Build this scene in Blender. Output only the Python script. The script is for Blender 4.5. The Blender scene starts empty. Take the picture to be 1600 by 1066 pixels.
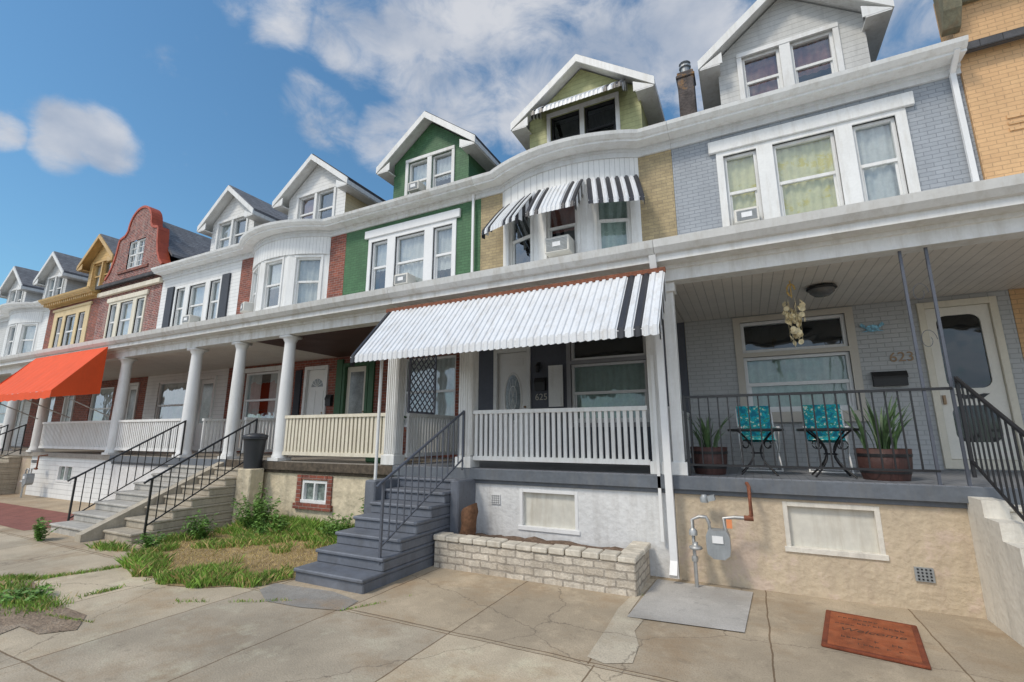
import bpy, math, random
from mathutils import Vector, Matrix, noise
RD=random.Random(7)
C=bpy.context.scene.collection
PI=math.pi
EYE=1.8;F=725.0;A=math.radians(26.6);PT=math.radians(11.46)
def ray(px,py):
    s=(px-800)/F;t=(533-py)/F;hw=math.cos(PT)-t*math.sin(PT)
    return Vector((s*math.cos(A)-hw*math.sin(A),s*math.sin(A)+hw*math.cos(A),math.sin(PT)+t*math.cos(PT)))
def gnd(px,py,z=0):
    d=ray(px,py);k=(z-EYE)/d.z;return (d.x*k,d.y*k)
# ------------------------------------------------------------------ materials
MATS={}
def M(name,col,rough=.6,var=.1,ns=2.5,bump=.15,bs=30,metal=0,pat=None,col2=None,mort=None,bw=.21,rh=.075,ms=.006,dirt=0.,pitch=.12,bd=.01,dcol=None,wob=0,blot=0,bcol=None):
    if name in MATS: return MATS[name]
    m=bpy.data.materials.new(name);m.use_nodes=True;nt=m.node_tree;N=nt.nodes;L=nt.links
    b=N['Principled BSDF'];b.inputs['Roughness'].default_value=rough;b.inputs['Metallic'].default_value=metal
    tc=N.new('ShaderNodeTexCoord');sep=N.new('ShaderNodeSeparateXYZ');L.new(tc.outputs['Object'],sep.inputs[0])
    def math_(op,a,bb,c=None):
        n=N.new('ShaderNodeMath');n.operation=op
        for i,v in enumerate((a,bb,c)):
            if v is None: continue
            if isinstance(v,(int,float)): n.inputs[i].default_value=v
            else: L.new(v,n.inputs[i])
        return n.outputs[0]
    u=math_('ADD',sep.outputs[0],sep.outputs[1]);cb=N.new('ShaderNodeCombineXYZ');L.new(u,cb.inputs[0]);L.new(sep.outputs[2],cb.inputs[1])
    n1=N.new('ShaderNodeTexNoise');n1.inputs['Scale'].default_value=ns;n1.inputs['Detail'].default_value=8;n1.inputs['Roughness'].default_value=.62;L.new(tc.outputs['Object'],n1.inputs['Vector'])
    n2=N.new('ShaderNodeTexNoise');n2.inputs['Scale'].default_value=bs;n2.inputs['Detail'].default_value=5;L.new(tc.outputs['Object'],n2.inputs['Vector'])
    mr=N.new('ShaderNodeMapRange');L.new(n1.outputs['Fac'],mr.inputs['Value']);mr.inputs['From Min'].default_value=.3;mr.inputs['From Max'].default_value=.7
    mr.inputs['To Min'].default_value=1-var;mr.inputs['To Max'].default_value=1+var
    val=mr.outputs[0]
    mr2=N.new('ShaderNodeMapRange');L.new(n2.outputs['Fac'],mr2.inputs['Value']);mr2.inputs['From Min'].default_value=.3;mr2.inputs['From Max'].default_value=.7
    mr2.inputs['To Min'].default_value=1-var*.5;mr2.inputs['To Max'].default_value=1+var*.5
    val=math_('MULTIPLY',val,mr2.outputs[0])
    height=math_('MULTIPLY',n2.outputs['Fac'],bump)
    basec=None
    if pat in('brick','shingle'):
        if pat=='shingle': bw,rh,ms=.28,.13,.006
        bt=N.new('ShaderNodeTexBrick')
        if wob:
            nw=N.new('ShaderNodeTexNoise');nw.inputs['Scale'].default_value=9;L.new(tc.outputs['Object'],nw.inputs['Vector'])
            ma=N.new('ShaderNodeVectorMath');ma.operation='MULTIPLY_ADD';L.new(nw.outputs['Color'],ma.inputs[0]);ma.inputs[1].default_value=(wob,wob,0);L.new(cb.outputs[0],ma.inputs[2]);L.new(ma.outputs[0],bt.inputs['Vector'])
        else: L.new(cb.outputs[0],bt.inputs['Vector'])
        bt.inputs['Scale'].default_value=1;bt.inputs['Brick Width'].default_value=bw;bt.inputs['Row Height'].default_value=rh;bt.inputs['Mortar Size'].default_value=ms
        bt.inputs['Mortar Smooth'].default_value=.3
        bt.inputs['Color1'].default_value=(*col,1);bt.inputs['Color2'].default_value=(*(col2 or [c*.8 for c in col]),1);bt.inputs['Mortar'].default_value=(*(mort or [c*.6 for c in col]),1)
        basec=bt.outputs['Color'];height=math_('SUBTRACT',height,math_('MULTIPLY',bt.outputs['Fac'],.8))
    elif pat=='lap':
        fr=math_('FRACT',math_('DIVIDE',sep.outputs[2],pitch),None);height=math_('SUBTRACT',height,math_('MULTIPLY',fr,1.6))
        e=math_('GREATER_THAN',fr,.93);val=math_('MULTIPLY',val,math_('SUBTRACT',1,math_('MULTIPLY',e,.35)));bd=.015  # thin shadow line under each lap, put into the colour
    elif pat=='vboard':
        fr=math_('FRACT',math_('DIVIDE',u,pitch),None);e=math_('LESS_THAN',fr,.1)
        height=math_('SUBTRACT',height,math_('MULTIPLY',e,1));val=math_('MULTIPLY',val,math_('SUBTRACT',1,math_('MULTIPLY',e,.35)))
    elif pat=='xboard':
        fr=math_('FRACT',math_('DIVIDE',sep.outputs[0],pitch),None);e=math_('LESS_THAN',fr,.09)
        height=math_('SUBTRACT',height,math_('MULTIPLY',e,1));val=math_('MULTIPLY',val,math_('SUBTRACT',1,math_('MULTIPLY',e,.3)))
    if dirt>0:
        mp=N.new('ShaderNodeMapping');mp.inputs['Scale'].default_value=(5,5,.7);L.new(tc.outputs['Object'],mp.inputs[0])
        n3=N.new('ShaderNodeTexNoise');n3.inputs['Scale'].default_value=1.3;n3.inputs['Detail'].default_value=9;n3.inputs['Roughness'].default_value=.7;L.new(mp.outputs[0],n3.inputs['Vector'])
        mr3=N.new('ShaderNodeMapRange');L.new(n3.outputs['Fac'],mr3.inputs['Value']);mr3.inputs['From Min'].default_value=.48;mr3.inputs['From Max'].default_value=.7
        mr3.inputs['To Min'].default_value=0;mr3.inputs['To Max'].default_value=dirt
    vs=N.new('ShaderNodeVectorMath');vs.operation='SCALE'
    if basec is not None: L.new(basec,vs.inputs[0])
    else: vs.inputs[0].default_value=col
    L.new(val,vs.inputs['Scale']);out=vs.outputs[0]
    if dirt>0:
        mx=N.new('ShaderNodeMix');mx.data_type='RGBA';L.new(mr3.outputs[0],mx.inputs['Factor']);L.new(out,mx.inputs['A']);mx.inputs['B'].default_value=(*(dcol or [c*.45 for c in col]),1);out=mx.outputs['Result']
    if blot>0:
        n4=N.new('ShaderNodeTexNoise');n4.inputs['Scale'].default_value=1.7;n4.inputs['Detail'].default_value=12;n4.inputs['Roughness'].default_value=.72;L.new(tc.outputs['Object'],n4.inputs['Vector'])
        mr4=N.new('ShaderNodeMapRange');L.new(n4.outputs['Fac'],mr4.inputs['Value']);mr4.inputs['From Min'].default_value=.52;mr4.inputs['From Max'].default_value=.58;mr4.inputs['To Max'].default_value=blot
        mx=N.new('ShaderNodeMix');mx.data_type='RGBA';L.new(mr4.outputs[0],mx.inputs['Factor']);L.new(out,mx.inputs['A']);mx.inputs['B'].default_value=(*bcol,1);out=mx.outputs['Result']
    L.new(out,b.inputs['Base Color'])
    bp=N.new('ShaderNodeBump');bp.inputs['Strength'].default_value=.6;bp.inputs['Distance'].default_value=bd;L.new(height,bp.inputs['Height']);L.new(bp.outputs[0],b.inputs['Normal'])
    MATS[name]=m;return m
def glass(name,tint,refl):
    m=bpy.data.materials.new(name);m.use_nodes=True;nt=m.node_tree;N=nt.nodes;L=nt.links;N.clear()
    o=N.new('ShaderNodeOutputMaterial');t=N.new('ShaderNodeBsdfTransparent');t.inputs[0].default_value=(*tint,1)
    g=N.new('ShaderNodeBsdfGlossy');g.inputs['Roughness'].default_value=.03;g.inputs[0].default_value=(.75,.82,.88,1)
    lw=N.new('ShaderNodeLayerWeight');lw.inputs[0].default_value=.3
    mr=N.new('ShaderNodeMapRange');mr.inputs['To Min'].default_value=refl;mr.inputs['To Max'].default_value=.8;L.new(lw.outputs['Facing'],mr.inputs['Value'])
    tc=N.new('ShaderNodeTexCoord');nz=N.new('ShaderNodeTexNoise');nz.inputs['Scale'].default_value=1.6;L.new(tc.outputs['Object'],nz.inputs['Vector'])
    bp=N.new('ShaderNodeBump');bp.inputs['Strength'].default_value=.25;bp.inputs['Distance'].default_value=.05;L.new(nz.outputs['Fac'],bp.inputs['Height']);L.new(bp.outputs[0],g.inputs['Normal'])
    mx=N.new('ShaderNodeMixShader');L.new(mr.outputs[0],mx.inputs[0]);L.new(t.outputs[0],mx.inputs[1]);L.new(g.outputs[0],mx.inputs[2]);L.new(mx.outputs[0],o.inputs[0]);return m
GL=glass('window_glass',(.8,.84,.84),.08);GLD=glass('screened_glass',(.3,.32,.33),.05)
white=M('white_paint',(.76,.76,.74),.5,.06,2,.1,25,dirt=.4,dcol=(.45,.41,.34))
oldtrim=M('weathered_white_trim',(.7,.7,.68),.55,.07,2,.12,25,dirt=.6,dcol=(.42,.38,.31),blot=.25,bcol=(.5,.46,.38))
greytrim=M('greyed_white_frieze',(.66,.67,.67),.5,.06,2,.1,25,dirt=.4,dcol=(.42,.39,.34))
whitec=M('white_clean_vinyl',(.78,.78,.77),.4,.04,2,.05,25,dirt=.12)
cream=M('cream_paint',(.72,.66,.53),.5,.07,2,.1,25,dirt=.45,dcol=(.38,.32,.22))
vwhite=M('white_vertical_panel',(.76,.76,.74),.45,.05,2,.08,25,pat='vboard',pitch=.14,dirt=.25)
ceilm=M('porch_ceiling_board',(.7,.66,.6),.5,.06,2,.05,25,pat='xboard',pitch=.13,dirt=.15)
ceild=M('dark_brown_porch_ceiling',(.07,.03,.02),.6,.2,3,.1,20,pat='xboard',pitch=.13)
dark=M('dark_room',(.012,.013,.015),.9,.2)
iron=M('black_iron',(.018,.018,.02),.4,.2,5,.1,60)
greyiron=M('grey_painted_iron',(.09,.1,.125),.4,.15,5,.1,60)
lattm=M('slate_lattice',(.16,.165,.2),.5,.1)
greystep=M('grey_painted_step',(.14,.153,.18),.55,.18,2.5,.4,22,dirt=.55,dcol=(.09,.09,.095))
conc=M('step_concrete',(.42,.37,.29),.85,.18,2.5,.6,30,dirt=.6,dcol=(.2,.17,.13))
conc2=M('pale_step_concrete',(.44,.42,.38),.85,.14,2.5,.6,30,dirt=.5)
stuccow=M('white_painted_foundation',(.68,.68,.67),.7,.08,2,1.1,12,dirt=.45,dcol=(.42,.4,.37),bd=.025)
stuccot=M('tan_stucco_foundation',(.56,.46,.33),.85,.14,1.6,1.2,14,dirt=.55,dcol=(.42,.33,.25),bd=.03,blot=.55,bcol=(.6,.47,.4))
stuccoc=M('cream_stone_foundation',(.62,.53,.38),.85,.2,3,1.6,7,dirt=.35,bd=.04)
stuccowall=M('white_stair_wall',(.7,.66,.58),.8,.08,2,.9,14,dirt=.45,bd=.02)
bgrey=M('grey_painted_brick',(.345,.37,.4),.6,.06,2,.2,30,pat='brick',col2=(.31,.335,.365),mort=(.22,.24,.265),dirt=.15)
bgreyl=M('light_grey_painted_brick',(.48,.49,.49),.6,.05,2,.2,30,pat='brick',col2=(.45,.46,.46),mort=(.35,.36,.36),dirt=.1)
bgreen=M('green_painted_brick',(.062,.165,.07),.6,.15,3,.2,30,pat='brick',col2=(.05,.14,.058),mort=(.03,.09,.036),dirt=.25)
bred=M('red_brick',(.3,.085,.05),.8,.25,8,.3,40,pat='brick',col2=(.17,.055,.04),mort=(.3,.24,.21),dirt=.2)
bredg=M('weathered_red_brick',(.3,.085,.06),.85,.4,6,.3,40,pat='brick',col2=(.14,.05,.045),mort=(.4,.32,.29),ms=.01,dirt=.55,dcol=(.42,.34,.3))
btan=M('tan_brick',(.45,.355,.2),.75,.15,5,.3,40,pat='brick',col2=(.36,.285,.165),mort=(.28,.23,.15),dirt=.3)
borange=M('apricot_painted_brick',(.7,.44,.22),.6,.07,2,.2,30,pat='brick',col2=(.66,.405,.2),mort=(.5,.31,.16),dirt=.2)
bnavy=M('slate_painted_wall',(.085,.092,.115),.6,.12,3,.3,20)
bpaver=M('planter_brick',(.6,.54,.45),.9,.22,7,.9,40,pat='brick',bw=.26,rh=.09,ms=.012,col2=(.46,.4,.32),mort=(.34,.3,.25),dirt=.55,dcol=(.33,.27,.2),bd=.025,wob=.04)
redpaver=M('red_paver',(.34,.13,.1),.85,.2,5,.3,40,pat='brick',bw=.2,rh=.1)
sidew=M('white_lap_siding',(.74,.74,.72),.5,.05,2,.08,25,pat='lap',pitch=.13,dirt=.2)
sidec=M('cream_lap_siding',(.7,.58,.36),.5,.06,2,.08,25,pat='lap',pitch=.13,dirt=.15)
sideg=M('olive_green_siding',(.4,.41,.2),.6,.14,3,.15,25,pat='lap',pitch=.13,dirt=.3)
sidey=M('yellow_siding',(.66,.44,.18),.6,.06,2,.1,25,pat='lap',pitch=.14,dirt=.2)
sidebg=M('grey_lap_siding',(.54,.54,.52),.55,.08,2,.08,25,pat='lap',pitch=.12,dirt=.3)
shing=M('dark_grey_shingle',(.085,.085,.09),.9,.25,5,.4,60,pat='shingle',col2=(.06,.06,.065),mort=(.03,.03,.03))
shingl=M('grey_slate_shingle',(.2,.2,.21),.85,.25,5,.4,60,pat='shingle',col2=(.15,.15,.16),mort=(.07,.07,.07))
coping=M('orange_coping',(.46,.085,.035),.5,.15,3,.1,20,dirt=.4)
ochre=M('ochre_paint',(.58,.38,.15),.5,.12,3,.1,20,dirt=.35)
orangecloth=M('orange_canvas',(.76,.085,.014),.75,.07,2,.15,60,dirt=.15)
awnw=M('white_awning_metal',(.72,.735,.75),.4,.05,2,.04,25,dirt=.45,dcol=(.45,.41,.35))
awnb=M('black_awning_metal',(.03,.03,.035),.4,.2,3,.05,25)
floorg=M('grey_porch_board',(.22,.23,.25),.6,.14,3,.2,20,pat='xboard',pitch=.1)
floort=M('worn_porch_board',(.3,.27,.23),.7,.2,3,.3,20,pat='xboard',pitch=.1)
rot=M('weathered_dark_trim',(.09,.07,.05),.9,.45,9,.8,20)
fl_grey=M('grey_fascia',(.12,.135,.155),.55,.18,3,.2,20,dirt=.4,dcol=(.2,.19,.17))
rust=M('sooty_chimney_stucco',(.1,.085,.08),.9,.5,4,.8,20,blot=.8,bcol=(.36,.2,.08),bd=.03)
blackp=M('black_plastic',(.02,.02,.022),.45,.15)
metalg=M('meter_grey_metal',(.33,.35,.36),.45,.12,8,.1,40,metal=.2,dirt=.4)
steel=M('galvanized_pipe',(.42,.42,.41),.4,.15,8,.1,40,metal=.5)
rusty=M('rusted_pipe',(.2,.07,.035),.8,.3,20,.4,40)
acm=M('air_conditioner_beige',(.66,.64,.58),.5,.06,3,.05,30,pat='lap',pitch=.03)
wood=M('barrel_wood',(.075,.033,.027),.6,.3,6,.3,30,pat='vboard',pitch=.08)
soil=M('planter_soil',(.05,.035,.025),.95,.4,20,1,50)
mulch=M('mulch_soil',(.17,.115,.08),.95,.5,20,1,50,bd=.03)
bark=M('cut_trunk_bark',(.17,.085,.045),.9,.35,12,1,30,bd=.03)
woodcut=M('cut_wood_top',(.36,.25,.16),.8,.2,12)
leafm=M('weed_leaf_green',(.14,.27,.05),.6,.45,4,.1,20)
snake=M('snake_plant_leaf',(.07,.13,.05),.5,.5,14,.1,20)
shell_=M('shell_cream',(.8,.68,.42),.4,.25,20,.1,20)
brass=M('brass_number',(.34,.22,.12),.45,.1)
numw=M('pale_number',(.5,.48,.42),.5,.05)
matm=M('coir_doormat',(.34,.09,.03),.95,.4,7,1.2,160,dirt=.5,dcol=(.3,.14,.07),bd=.02)
matb=M('doormat_border',(.2,.05,.02),.95,.4,10,1.2,160)
matk=M('doormat_print',(.1,.045,.025),.95,.4,20)
bshut=M('black_shutter',(.025,.03,.04),.5,.15,pat='lap',pitch=.06)
doorw=M('white_door_paint',(.76,.75,.72),.4,.04)
ivory=M('ivory_door_paint',(.72,.67,.55),.45,.06,dirt=.15)
doorc=M('cream_door_paint',(.68,.63,.53),.45,.06)
greent=M('green_trim',(.035,.11,.045),.5,.1)
binm=M('dark_grey_bin',(.035,.038,.045),.45,.1)
c_yel=M('yellow_curtain',(.78,.73,.45),.9,.1,4,.1,20,blot=.75,bcol=(.72,.6,.1))
c_wht=M('white_curtain',(.66,.66,.64),.9,.12,6,.1,20)
c_grn=M('pale_green_curtain',(.42,.52,.47),.9,.15,6)
c_blind=M('white_blind',(.62,.62,.6),.7,.05,pat='lap',pitch=.05)
c_brown=M('brown_curtain',(.25,.1,.08),.9,.2,6)
c_dark=M('dusky_curtain',(.11,.12,.12),.9,.2,6)
def floral():
    m=M('turquoise_floral_fabric',(.01,.3,.36),.85,.3,10);nt=m.node_tree;N=nt.nodes;L=nt.links;b=N['Principled BSDF']
    v=N.new('ShaderNodeTexVoronoi');v.inputs['Scale'].default_value=15;tc=N.new('ShaderNodeTexCoord');nz=N.new('ShaderNodeTexNoise');nz.inputs['Scale'].default_value=14
    L.new(tc.outputs['Object'],nz.inputs['Vector']);ad=N.new('ShaderNodeVectorMath');ad.operation='MULTIPLY_ADD';L.new(nz.outputs['Color'],ad.inputs[0]);ad.inputs[1].default_value=(.09,.09,.09);L.new(tc.outputs['Object'],ad.inputs[2]);L.new(ad.outputs[0],v.inputs['Vector'])
    r=N.new('ShaderNodeValToRGB');r.color_ramp.interpolation='CONSTANT';r.color_ramp.elements[0].color=(.75,.75,.6,1)
    e=r.color_ramp.elements[1];e.color=(.01,.2,.28,1);e.position=.62
    for p_,cc in((.24,(.02,.5,.5,1)),(.36,(.05,.22,.12,1)),(.46,(.01,.42,.5,1))):
        e2=r.color_ramp.elements.new(p_);e2.color=cc
    L.new(v.outputs['Distance'],r.inputs[0]);L.new(r.outputs[0],b.inputs['Base Color']);return m
flor=floral()
# ------------------------------------------------------------------ mesh builder
def wl(p):
    v=Vector((0,0,0))
    while p is not None: v=v+p.location;p=p.parent
    return v
class MB:
    def __init__(s,T=None): s.v=[];s.f=[];s.m=[];s.T=T or Matrix.Identity(4);s.mi=0
    def poly(s,pts,mi=None):
        n=len(s.v);s.v+=[s.T@Vector(p) for p in pts];s.f.append(tuple(range(n,n+len(pts))));s.m.append(s.mi if mi is None else mi)
    def grid(s,rows,closed=False,mi=None):
        n=len(s.v);w=len(rows[0])
        for r in rows: s.v+=[s.T@Vector(p) for p in r]
        for i in range(len(rows)-1):
            for j in range(w if closed else w-1):
                k=(j+1)%w;s.f.append((n+i*w+j,n+i*w+k,n+(i+1)*w+k,n+(i+1)*w+j));s.m.append(s.mi if mi is None else mi)
    def box(s,x0,x1,y0,y1,z0,z1,mi=None,taper=0):
        t=taper
        n=len(s.v);s.v+=[s.T@Vector(p) for p in((x0,y0,z0),(x1,y0,z0),(x1,y1,z0),(x0,y1,z0),(x0+t,y0+t,z1),(x1-t,y0+t,z1),(x1-t,y1-t,z1),(x0+t,y1-t,z1))]
        for q in((0,3,2,1),(4,5,6,7),(0,1,5,4),(1,2,6,5),(2,3,7,6),(3,0,4,7)): s.f.append(tuple(n+i for i in q));s.m.append(s.mi if mi is None else mi)
    def prism(s,pts,a,b,axis='y',mi=None):
        def mk(p,c): return {'y':(p[0],c,p[1]),'x':(c,p[0],p[1]),'z':(p[0],p[1],c)}[axis]
        s.poly([mk(p,a) for p in pts],mi);s.poly([mk(p,b) for p in reversed(pts)],mi)
        for i in range(len(pts)):
            p,q=pts[i],pts[(i+1)%len(pts)];s.poly([mk(p,a),mk(p,b),mk(q,b),mk(q,a)],mi)
    def tube(s,pts,r,n=8,r1=None,mi=None):
        pts=[Vector(p) for p in pts];rows=[]
        for i,p in enumerate(pts):
            d=(pts[min(i+1,len(pts)-1)]-pts[max(i-1,0)]).normalized()
            u=d.cross(Vector((0,0,1)))
            if u.length<.05: u=Vector((1,0,0))
            u.normalize();w=d.cross(u);rr=r if r1 is None else r+(r1-r)*i/(len(pts)-1)
            rows.append([p+u*(math.cos(2*PI*k/n)*rr)+w*(math.sin(2*PI*k/n)*rr) for k in range(n)])
        s.grid(rows,True,mi);s.poly(list(reversed(rows[0])),mi);s.poly(rows[-1],mi)
    def bar(s,p,q,w,h=None,mi=None):
        h=h or w;p=Vector(p);q=Vector(q);d=(q-p).normalized();u=d.cross(Vector((0,0,1)))
        if u.length<.05: u=Vector((1,0,0))
        u.normalize();v=u.cross(d)
        a=[p+u*(i*w/2)+v*(j*h/2) for i,j in((-1,-1),(1,-1),(1,1),(-1,1))];b=[x+(q-p) for x in a]
        s.grid([a,b],True,mi);s.poly(list(reversed(a)),mi);s.poly(b,mi)
    def lathe(s,prof,c,n=20,mi=None):
        rows=[[(c[0]+r*math.cos(2*PI*k/n),c[1]+r*math.sin(2*PI*k/n),c[2]+z) for k in range(n)] for r,z in prof]
        s.grid(rows,True,mi);s.poly(rows[-1],mi);s.poly(list(reversed(rows[0])),mi)
    def wall(s,x0,x1,z0,z1,holes=(),rev=.2,y=0,mi=None):
        xs=sorted({x0,x1}|{h[0] for h in holes}|{h[1] for h in holes});zs=sorted({z0,z1}|{h[2] for h in holes}|{h[3] for h in holes})
        for i in range(len(xs)-1):
            for j in range(len(zs)-1):
                cx=(xs[i]+xs[i+1])/2;cz=(zs[j]+zs[j+1])/2
                if any(h[0]<cx<h[1] and h[2]<cz<h[3] for h in holes): continue
                s.poly([(xs[i],y,zs[j]),(xs[i+1],y,zs[j]),(xs[i+1],y,zs[j+1]),(xs[i],y,zs[j+1])],mi)
        for a,b,c,d in holes:
            s.poly([(a,y,c),(a,y+rev,c),(a,y+rev,d),(a,y,d)],mi);s.poly([(b,y,c),(b,y,d),(b,y+rev,d),(b,y+rev,c)],mi)
            s.poly([(a,y,c),(b,y,c),(b,y+rev,c),(a,y+rev,c)],mi);s.poly([(a,y,d),(a,y+rev,d),(b,y+rev,d),(b,y,d)],mi)
    def sweep(s,path,prof,mi=None):
        P=[Vector(p) for p in path];nn=[]
        for i in range(len(P)-1):
            d=(P[i+1]-P[i]).normalized();nn.append(Vector((d.y,-d.x)))
        rows=[]
        for i,p in enumerate(P):
            a=nn[max(i-1,0)];b=nn[min(i,len(nn)-1)];m=(a+b).normalized();k=1/max(.3,m.dot(a))
            rows.append([(p.x+m.x*o*k,p.y+m.y*o*k,z) for o,z in prof])
        s.grid(rows,True,mi);s.poly(list(reversed(rows[0])),mi);s.poly(rows[-1],mi)
    def build(s,name,mats,parent=None,smooth=False,bevel=0,label=None):
        if not isinstance(mats,(list,tuple)): mats=[mats]
        o0=wl(parent) if parent is not None else Vector((0,0,0))
        me=bpy.data.meshes.new(name);me.from_pydata([tuple(v-o0) for v in s.v],[],s.f)
        for m in mats: me.materials.append(m)
        me.polygons.foreach_set('material_index',s.m)
        if smooth:
            me.polygons.foreach_set('use_smooth',[True]*len(me.polygons))
        me.update()
        o=bpy.data.objects.new(name,me);C.objects.link(o)
        if parent is not None: o.parent=parent
        if bevel:
            b=o.modifiers.new('bevel','BEVEL');b.width=bevel;b.segments=1;b.limit_method='ANGLE'
        if label: o['label']=label
        return o
def tag(o,label,cat,group=None):
    o['label']=label;o['category']=cat
    if group: o['group']=group
    return o
def thing(name,loc,label,cat,group=None):
    o=bpy.data.objects.new(name,None);o.location=loc;o.empty_display_size=.2;C.objects.link(o);return tag(o,label,cat,group)
def struct(o,label=None):
    o['kind']='structure'
    if label:o['label']=label
    return o
def Tr(x,y,z=0,rz=0): return Matrix.Translation((x,y,z))@Matrix.Rotation(rz,4,'Z')
def text(s,size,T,mat,name,parent=None,ext=.004,shear=0,bold=0):
    cu=bpy.data.curves.new(name,'FONT');cu.body=s;cu.size=size;cu.extrude=ext;cu.align_x='CENTER';cu.align_y='CENTER';cu.shear=shear;cu.offset=bold
    t=bpy.data.objects.new('tmp',cu);C.objects.link(t);me=bpy.data.meshes.new_from_object(t);bpy.data.objects.remove(t)
    o0=wl(parent) if parent is not None else Vector((0,0,0))
    me.transform(Matrix.Translation(-o0)@T);me.materials.clear();me.materials.append(mat)
    o=bpy.data.objects.new(name,me);C.objects.link(o)
    if parent is not None:o.parent=parent
    return o
YP=6.67;YW=9.5;FL=1.28
# ------------------------------------------------------------------ parts
def window(r,T,x0,x1,z0,z1,fm=white,cur=None,glassm=GL,mid=.5,cfrac=1.0,grid=None,split=False):
    f=MB(T);w=.055
    f.box(x0,x0+w,.04,.14,z0,z1);f.box(x1-w,x1,.04,.14,z0,z1);f.box(x0+w,x1-w,.04,.14,z1-w,z1);f.box(x0+w,x1-w,.03,.15,z0,z0+w)
    if mid:
        zm=z0+(z1-z0)*mid;f.box(x0+w,x1-w,.055,.115,zm-.03,zm+.03)
        f.box(x0+w,x0+w+.035,.09,.125,z0+w,zm-.03);f.box(x1-w-.035,x1-w,.09,.125,z0+w,zm-.03);f.box(x0+w+.035,x1-w-.035,.09,.125,z0+w,z0+w+.04)
    if grid:
        nx,nz=grid
        for i in range(1,nx):
            x=x0+(x1-x0)*i/nx;f.box(x-.012,x+.012,.08,.105,z0+w,z1-w)
        for i in range(1,nz):
            z=z0+(z1-z0)*i/nz;f.box(x0+w,x1-w,.082,.103,z-.012,z+.012)
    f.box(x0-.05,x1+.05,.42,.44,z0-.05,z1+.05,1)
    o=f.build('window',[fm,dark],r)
    p=MB(T);p.poly([(x0+w,.1,z0+w),(x1-w,.1,z0+w),(x1-w,.1,z1-w),(x0+w,.1,z1-w)]);p.build('pane',glassm,o)
    if cur:
        def cv(a,b,za,zb):
            c=MB(T);n=max(6,int((b-a)/.03));ph=RD.random()*6
            rows=[[(a+(b-a)*i/n,.17+.02*math.sin(i*1.3+ph+j*.1)+.01*math.sin(i*.5+ph),za+(zb-za)*j/3) for i in range(n+1)] for j in range(4)]
            c.grid(rows);return c
        if split:
            ww=(x1-x0)*.36;c=cv(x0,x0+ww,z0,z1);d=cv(x1-ww,x1,z0,z1);c.build('curtain',cur,o,True);d.build('curtain',cur,o,True)
        else: cv(x0,x1,z1-(z1-z0)*cfrac,z1).build('curtain',cur,o,True)
    return o
def panel_windows(r,T,xa,xb,za,zb,holes,trim,curs,fm=None,proud=.035,splits=None,lint=None,glassm=GL,cf=None):
    p=MB(T);p.wall(xa,xb,za,zb,holes,.1,-proud)
    for (a,b,c,d) in((xa,xa,za,zb),(xb,xb,za,zb)): p.poly([(a,-proud,c),(a,.0,c),(a,.0,d),(a,-proud,d)])
    p.poly([(xa,-proud,zb),(xb,-proud,zb),(xb,0,zb),(xa,0,zb)]);p.poly([(xa,-proud,za),(xb,-proud,za),(xb,0,za),(xa,0,za)])
    p.build('window_surround',trim,r)
    s=MB(T);s.box(xa-.06,xb+.06,-.13,-.002,za-.09,za-.002);s.build('window_sill',trim,r,bevel=.008)
    if lint:
        s=MB(T);s.box(xa-.13,xb+.13,-.08,-.002,zb+.004,zb+lint);s.build('lintel',trim,r,bevel=.01)
    for i,h in enumerate(holes):
        c=curs[i%len(curs)];sp=splits[i] if splits else False
        window(r,T,h[0],h[1],h[2],h[3],fm or trim,c,glassm,split=sp,cfrac=(cf[i] if cf else 1))
def column(r,x,y=6.74,kind='square',m=white,z0=FL,z1=3.93,w=.13,rs=1):
    c=MB()
    if kind=='round':
        k=.17*rs;c.box(x-k,x+k,y-k,y+k,z0,z0+.06);c.lathe([(q*rs,z) for q,z in[(.17,.06),(.17,.1),(.15,.13),(.145,.2),(.142,1.2),(.12,2.45),(.12,2.5),(.15,2.55),(.16,2.59)]],(x,y,z0),24);c.box(x-k,x+k,y-k,y+k,z1-.06,z1-.002)
        c.build('porch_column',m,r,True).data.polygons.foreach_set('use_smooth',[len(f)==4 and 6<i for i,f in enumerate(c.f)])
    else:
        c.box(x-w,x+w,y-w,y+w,z0,z1-.004)
        if w>.1:
            for k in range(5):
                xx=x-w+.03+k*(2*w-.06)/4;c.box(xx-.014,xx+.014,y-w-.014,y-w+.002,z0+.2,z1-.16);c.box(x+w-.002,x+w+.014,y-w+.03+k*(2*w-.06)/4-.014,y-w+.03+k*(2*w-.06)/4+.014,z0+.2,z1-.16)
        c.box(x-w-.03,x+w+.03,y-w-.03,y+w+.03,z0+.001,z0+.17);c.box(x-w-.03,x+w+.03,y-w-.03,y+w+.03,z1-.14,z1-.003)
        c.build('porch_column',m,r,bevel=.006)
def railing(r,p,q,m=white,top=.92,bot=.12,sp=.088,bw=.05,z=FL):
    b=MB();p=Vector((p[0],p[1],z));q=Vector((q[0],q[1],z));L=(q-p).length;d=(q-p).normalized();ang=math.atan2(d.y,d.x)
    b.T=Tr(p.x,p.y,z,ang)
    b.box(0,L,-.045,.045,top-.06,top);b.box(0,L,-.03,.03,bot,bot+.07);n=int(L/sp)
    for i in range(n):
        x=(i+.5)*L/n;b.box(x-bw/2,x+bw/2,-.02,.02,bot+.07,top-.06)
    return b.build('porch_railing',m,r)
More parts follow.
